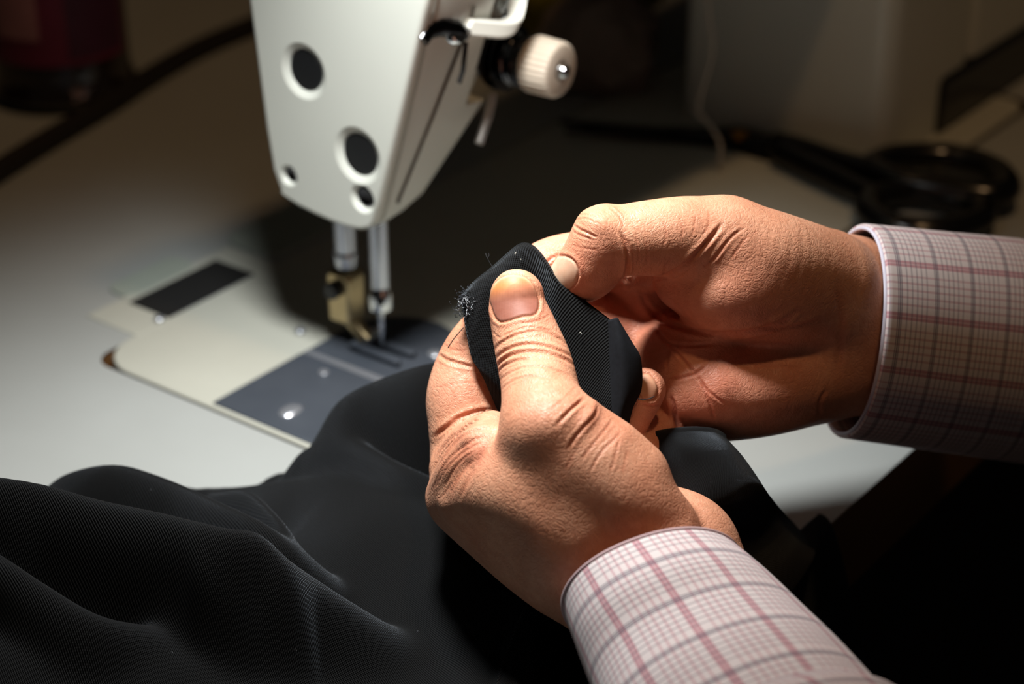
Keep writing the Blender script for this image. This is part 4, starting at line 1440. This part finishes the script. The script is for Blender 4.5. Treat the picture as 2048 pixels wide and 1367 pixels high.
def flap(g):
    """second layer of the strip, turned over at its right edge: paler and smoother"""
    l = [P(1217, 640, .5885), P(1219, 690, .588), P(1221, 740, .587), P(1222, 790, .586), P(1226, 835, .585), P(1232, 880, .5855)]
    m = [P(1232, 636, .5870), P(1242, 690, .5850), P(1250, 740, .5845), P(1250, 790, .5845), P(1243, 830, .5850), P(1240, 880, .586)]
    r = [P(1236, 640, .5880), P(1261, 682, .5880), P(1279, 716, .5885), P(1281, 775, .5890), P(1263, 818, .5890), P(1250, 878, .589)]
    b = [P(1234, 646, .5900), P(1255, 688, .5905), P(1270, 720, .5910), P(1272, 775, .5915), P(1256, 818, .5915), P(1246, 876, .591)]
    Q = skin_curves([l, m, r, b], 60, 40)
    mb = MB(); S, n = Q.shape[:2]
    g_ = np.random.default_rng(8)
    mb.add(Q.reshape(-1, 3), [[s_ * n + i, s_ * n + i + 1, (s_ + 1) * n + i + 1, (s_ + 1) * n + i] for s_ in range(S - 1) for i in range(n - 1)])
    o = mesh_obj('turned_flap', mb.v, mb.f, simple('brushed_backing', (20, 22, 26), 0.9, 0, 0.35, 900, 0.4, 0.15), g, world=True)
    o['label'] = 'paler turned-over flap of the strip'
    md = o.modifiers.new('thick', 'SOLIDIFY'); md.thickness = 0.0006; md.offset = 0


def fibres(g):
    R = np.random.default_rng(12)
    # frayed corner of the strip
    for name, n, col, cx, cy, sx, sy, d in (('frayed_edge', 70, (34, 37, 44), 927, 604, 13, 18, .6030), ('frayed_threads', 26, (150, 154, 160), 932, 610, 11, 16, .6015)):
        mb = MB()
        for k in range(n):
            x, y = cx + R.normal(0, sx * .7), cy + R.normal(0, sy * .7)
            a = R.uniform(0, 6.28); L = R.uniform(5, 15)
            pts = []
            for q in range(5):
                pts.append(P(x, y, d - .0006 + R.normal(0, .0005)))
                a += R.normal(0, .7)
                x += math.cos(a) * L / 4; y += math.sin(a) * L / 4
            mb.tube(catmull(pts, 3), 0.00007 if col[0] > 100 else 0.0001, 5)
        o = mb.build(name, simple(name + '_fibre', col, 0.9, 0, 0.2, 300), g, world=True)
        o['kind'] = 'stuff'
    # single loose threads
    dk = simple('dark_thread', (16, 17, 20), 0.8, 0, 0.3, 300)
    for pts in ([(984, 532, .602), (979, 524, .602), (974, 515, .6018), (971, 506, .602)], [(974, 516, .602), (978, 511, .602), (977, 506, .602)],
                [(927, 655, .5995), (917, 666, .5995), (907, 678, .5998), (896, 695, .6003)],
                [(1276, 797, .5868), (1288, 798, .5862), (1300, 796, .586), (1309, 792, .5862)], [(913, 622, .6025), (906, 617, .603), (902, 612, .603)]):
        MB().tube(catmull([P(*q) for q in pts], 5), 0.00014, 6).build('loose_thread', dk, g, world=True)
    lt = simple('pale_lint', (190, 190, 184), 0.9, 0, 0.1, 300)
    for pts in ([(1158, 666, .5905), (1161, 664, .5903), (1163, 668, .5903)], [(1030, 508, .5995), (1032, 504, .5995)], [(1041, 517, .5985), (1042, 519, .5985)]):
        MB().tube(catmull([P(*q[:2], q[2] - .0008) for q in pts], 4), 0.00012, 5).build('lint', lt, g, world=True)


def garment():
    heap(); strip(); drape()
    g = empty('twill_garment', W(0.05, -0.12, 0.0015), 0)
    tag(g, 'black twill garment heaped on the table and pinched between the thumbs', 'garment')
    o = mesh_obj('cloth', GAR.v, GAR.f, M_TWILL, g, world=True)
    ul = o.data.uv_layers.new(name='cloth')
    ul.data.foreach_set('uv', np.array(GUV, float).ravel())
    md = o.modifiers.new('thick', 'SOLIDIFY'); md.thickness = 0.0007; md.offset = 0
    flap(g); fibres(g)
    return g


GARMENT = garment()
# ================================================================== things around the machine
def onB(px, py, b):
    """point of a sight line on the upright plane across the bed at b"""
    r = ray(px, py); o = W(0, b) - CAM
    return CAM + (o @ BV) / (r @ BV) * r


def scissors():
    g = empty('tailor_scissors', G(1478, 272, 0.0), 0)
    tag(g, 'large black-handled tailor scissors lying across the back of the machine bed', 'scissors')
    def loop(pts, z, r, name):
        c = [G(x, y, z) for x, y in pts]; c = catmull(c + c[:1], 8)[:-1]
        mb = MB(); n = 14; rings = []
        for i in range(len(c)):
            t = c[(i + 1) % len(c)] - c[i - 1]; t /= np.linalg.norm(t)
            u = np.cross(t, [0, 0, 1.0]); u /= np.linalg.norm(u)
            rings.append([c[i] + r * (1.1 * math.cos(2 * math.pi * k / n) * u + 0.95 * math.sin(2 * math.pi * k / n) * np.array([0, 0, 1.0])) for k in range(n)])
        rings.append(rings[0])
        mb.loft(rings, cap=False)
        return mb
    m = loop([(1745, 392), (1738, 420), (1772, 446), (1835, 460), (1910, 456), (1962, 436), (1950, 412), (1895, 396), (1820, 384)], 0.0075, 0.0062, 'handle')
    m.tube(catmull([G(1745, 395, .0075), G(1690, 368, .0075), G(1620, 335, .0072), G(1560, 305, .0072)], 6), [0.0062] * 6 + [0.0066] * 6 + [0.0065] * 6 + [0.006], 12)
    m.build('handle', M_BLACKGLOSS, g, world=True)
    m = loop([(1735, 335), (1790, 314), (1900, 312), (1985, 338), (2012, 372), (1985, 388), (1900, 380), (1800, 362)], 0.0110, 0.0065, 'handle')
    m.tube(catmull([G(1738, 340, .0110), G(1680, 326, .010), G(1600, 300, .0090), G(1550, 288, .0082)], 6), 0.0064, 12)
    m.build('handle', M_BLACKGLOSS, g, world=True)
    bl = simple('blackened_blade', (16, 16, 18), 0.35, 0.6, 0.2, 60)
    for (x0, y0), (x1, y1), (x2, y2), z in (((1590, 322), (1478, 284), (1120, 242), 0.0022), ((1590, 296), (1478, 268), (1130, 262), 0.0045)):
        a, b, c = G(x0, y0, z), G(x1, y1, z), G(x2, y2, z)
        d = (c - a); d /= np.linalg.norm(d); w = np.cross(d, [0, 0, 1.0])
        mb = MB(); rings = []
        for p, h in ((a, .0050), (a * .5 + b * .5, .0085), (b, .0095), (b * .5 + c * .5, .0065), (c, .0008)):
            rings.append([p - w * h + [0, 0, -.001], p + w * h + [0, 0, -.001], p + w * h * .8 + [0, 0, .001], p - w * h * .8 + [0, 0, .0014]])
        mb.loft(rings).build('blade', bl, g, world=True, bev=0.0003)
    MB().lathe([(0, .0042), (.0022, .0042), (.0030, .003), (.0031, 0)], G(1478, 274, .0050), (0, 0, 1), 24).build('pivot_screw', M_BRASS, g, world=True)


def bottle():
    c = G(130, 182, 0.0)
    g = empty('glass_jar', c, 0)
    tag(g, 'dark glass jar with a magenta label at the back left of the table', 'jar')
    gl = Mat('dark_glass', (30, 24, 22), 0.08, 0, 0.6)
    gl.base(gl.mix(gl.noise(30, 3), (22, 18, 17), (40, 30, 26)))
    gl.p.inputs['Coat Weight'].default_value = 0.6
    MB().lathe([(0.0, .030), (.002, .036), (.006, .0385), (.010, .0375), (.016, .0355), (.150, .0355), (.165, .030), (.175, .018), (.190, .018)], (0, 0, 0.0006), (0, 0, 1), 48).build('jar_body', gl.m, g)
    def wrap(name, a0, a1, z0, z1, r, m):
        mb = MB(); n = 24; v = []; f = []
        for i in range(n + 1):
            a = math.radians(a0 + (a1 - a0) * i / n)
            for rr, z in ((r, z0), (r, z1), (r + .0004, z1), (r + .0004, z0)):
                v.append((rr * math.cos(a), rr * math.sin(a), z))
        for i in range(n):
            for k in range(4): f.append((i * 4 + k, i * 4 + (k + 1) % 4, i * 4 + 4 + (k + 1) % 4, i * 4 + 4 + k))
        mb.add(v, f).build(name, m, g)
    wrap('label', 185, 345, .026, .120, .0356, simple('magenta_paper', (100, 20, 54), 0.6, 0, 0.15, 60))
    wrap('label_panel', 228, 268, .040, .072, .0361, simple('pink_grey_paper', (150, 104, 108), 0.6, 0, 0.1, 60))
    wrap('label_stripe', 290, 340, .030, .110, .0361, simple('plum_paper', (66, 20, 52), 0.6, 0, 0.15, 60))


def cords():
    rub = simple('cord_rubber', (24, 19, 17), 0.6, 0, 0.2, 80)
    pts = [G(x, y, .0055) for x, y in ((-120, 420), (0, 338), (110, 270), (225, 202), (300, 152), (400, 95), (500, 52), (600, 12), (720, -40))]
    o = MB().tube(catmull(pts, 8), 0.0052, 12).build('power_cord', rub, None)
    tag(o, 'thick dark cord running across the table in front of the jar', 'cord')
    th = simple('white_cotton', (190, 180, 168), 0.9, 0, 0.05, 300)
    pts = [onB(x, y, .236) for x, y in ((1400, -90), (1412, -20), (1420, 50), (1427, 95), (1408, 170), (1397, 220), (1420, 250), (1440, 285), (1441, 320))] + [G(1440, 334, .0016), G(1446, 341, .0012)]
    o = MB().tube(catmull(pts, 6), 0.00085, 8).build('hanging_thread', th, None)
    tag(o, 'wavy pale thread hanging down in front of the machine pillar', 'thread')


def bundles():
    def blob(name, c, r, m, seed, lab, cat):
        R = np.random.default_rng(seed)
        bm = bmesh.new(); bmesh.ops.create_icosphere(bm, subdivisions=5, radius=1)
        w = [(R.normal(0, 1, 3), R.uniform(0, 6.28), R.uniform(.04, .11)) for _ in range(14)]
        for v in bm.verts:
            p = np.array(v.co); d = 1.0
            for k, ph, a in w: d += a * (1 - abs(math.sin(p @ k * 2.2 + ph))) * 0.9 - a * .35
            q = p * d * np.array(r)
            q[2] = max(q[2], -r[2] * .72)
            v.co = q
        me = bpy.data.meshes.new(name); bm.to_mesh(me); bm.free()
        lo = min(v.co.z for v in me.vertices)
        for v in me.vertices: v.co.z -= lo
        me.polygons.foreach_set('use_smooth', [True] * len(me.polygons)); me.materials.append(m)
        o = bpy.data.objects.new(name, me); COL.objects.link(o); o.location = c
        tag(o, lab, cat)
    blob('fabric_bundle', W(-.103, .296, 0.0008), (.030, .028, .030), simple('grey_cloth', (120, 108, 100), 0.95, 0, 0.15, 40, .2), 3, 'crumpled grey cloth heaped beside the machine pillar behind the ivory knob', 'cloth')
    blob('fabric_bundle', W(-.165, .360, 0.0008), (.048, .036, .060), simple('olive_cloth', (112, 104, 24), 0.95, 0, 0.15, 40, .2), 6, 'olive green cloth heaped behind the grey cloth', 'cloth')


def ruler():
    p0, p1 = G(690, 1372, 0), G(800, 1300, 0)
    d = p1 - p0; d /= np.linalg.norm(d); w = np.array([d[1], -d[0], 0])
    g = empty('wooden_ruler', p0, math.atan2(d[1], d[0]))
    tag(g, 'narrow wooden ruler with black marks under the dark cloth', 'ruler')
    MB().box((-.06, -.022, .0004), (.10, .006, .0022)).build('strip', simple('ruler_wood', (150, 112, 78), .6, 0, .1, 40), g, bev=.0004)
    t = MB()
    t.box((-.06, -.0004, .0022), (.10, .0004, .0024))
    for k in range(32): t.box((-.055 + k * .005, 0, .0022), (-.0544 + k * .005, .0045 if k % 2 else .006, .0024))
    t.build('scale_marks', M_BLACKGLOSS, g)


scissors(); bottle(); cords(); bundles(); ruler()
# ================================================================== camera and light
cam = bpy.data.cameras.new('camera')
cam.sensor_width = 36; cam.lens = 70
cam.clip_start = 0.05
cam.dof.use_dof = True
cam.dof.focus_distance = 0.588
cam.dof.aperture_fstop = 7.6
co = bpy.data.objects.new('camera', cam); COL.objects.link(co)
co.location = CAM
co.rotation_euler = (math.pi / 2 - PITCH, 0, 0)
sc = bpy.context.scene
sc.camera = co

def spot(name, loc, target, power, size, blend, col, radius):
    l = bpy.data.lights.new(name, 'SPOT')
    l.energy = power; l.spot_size = math.radians(size); l.spot_blend = blend; l.color = col; l.shadow_soft_size = radius
    o = bpy.data.objects.new(name, l); COL.objects.link(o)
    o.location = loc
    o.rotation_euler = (Vector(target) - Vector(loc)).to_track_quat('-Z', 'Y').to_euler()
    return o

KEY = W(0.080, -0.102, 0.345)
spot('work_lamp', KEY, W(0.085, -0.085, 0), 9.7, 91, 1.0, (0.99, 1.0, 0.965), 0.030)
spot('room_lamp', W(0.42, -0.02, 1.45), W(0.0, 0.30, 0), 12.5, 66, 0.6, (1.0, 0.60, 0.29), 0.05)

wd = bpy.data.worlds.new('world'); sc.world = wd
wd.use_nodes = True
wd.node_tree.nodes['Background'].inputs[0].default_value = (1.0, 0.85, 0.7, 1)
wd.node_tree.nodes['Background'].inputs[1].default_value = 0.012
sc.view_settings.view_transform = 'Standard'
sc.view_settings.look = 'None'
sc.view_settings.exposure = 0.0
sc.view_settings.gamma = 1.0
sc.view_settings.use_curve_mapping = False
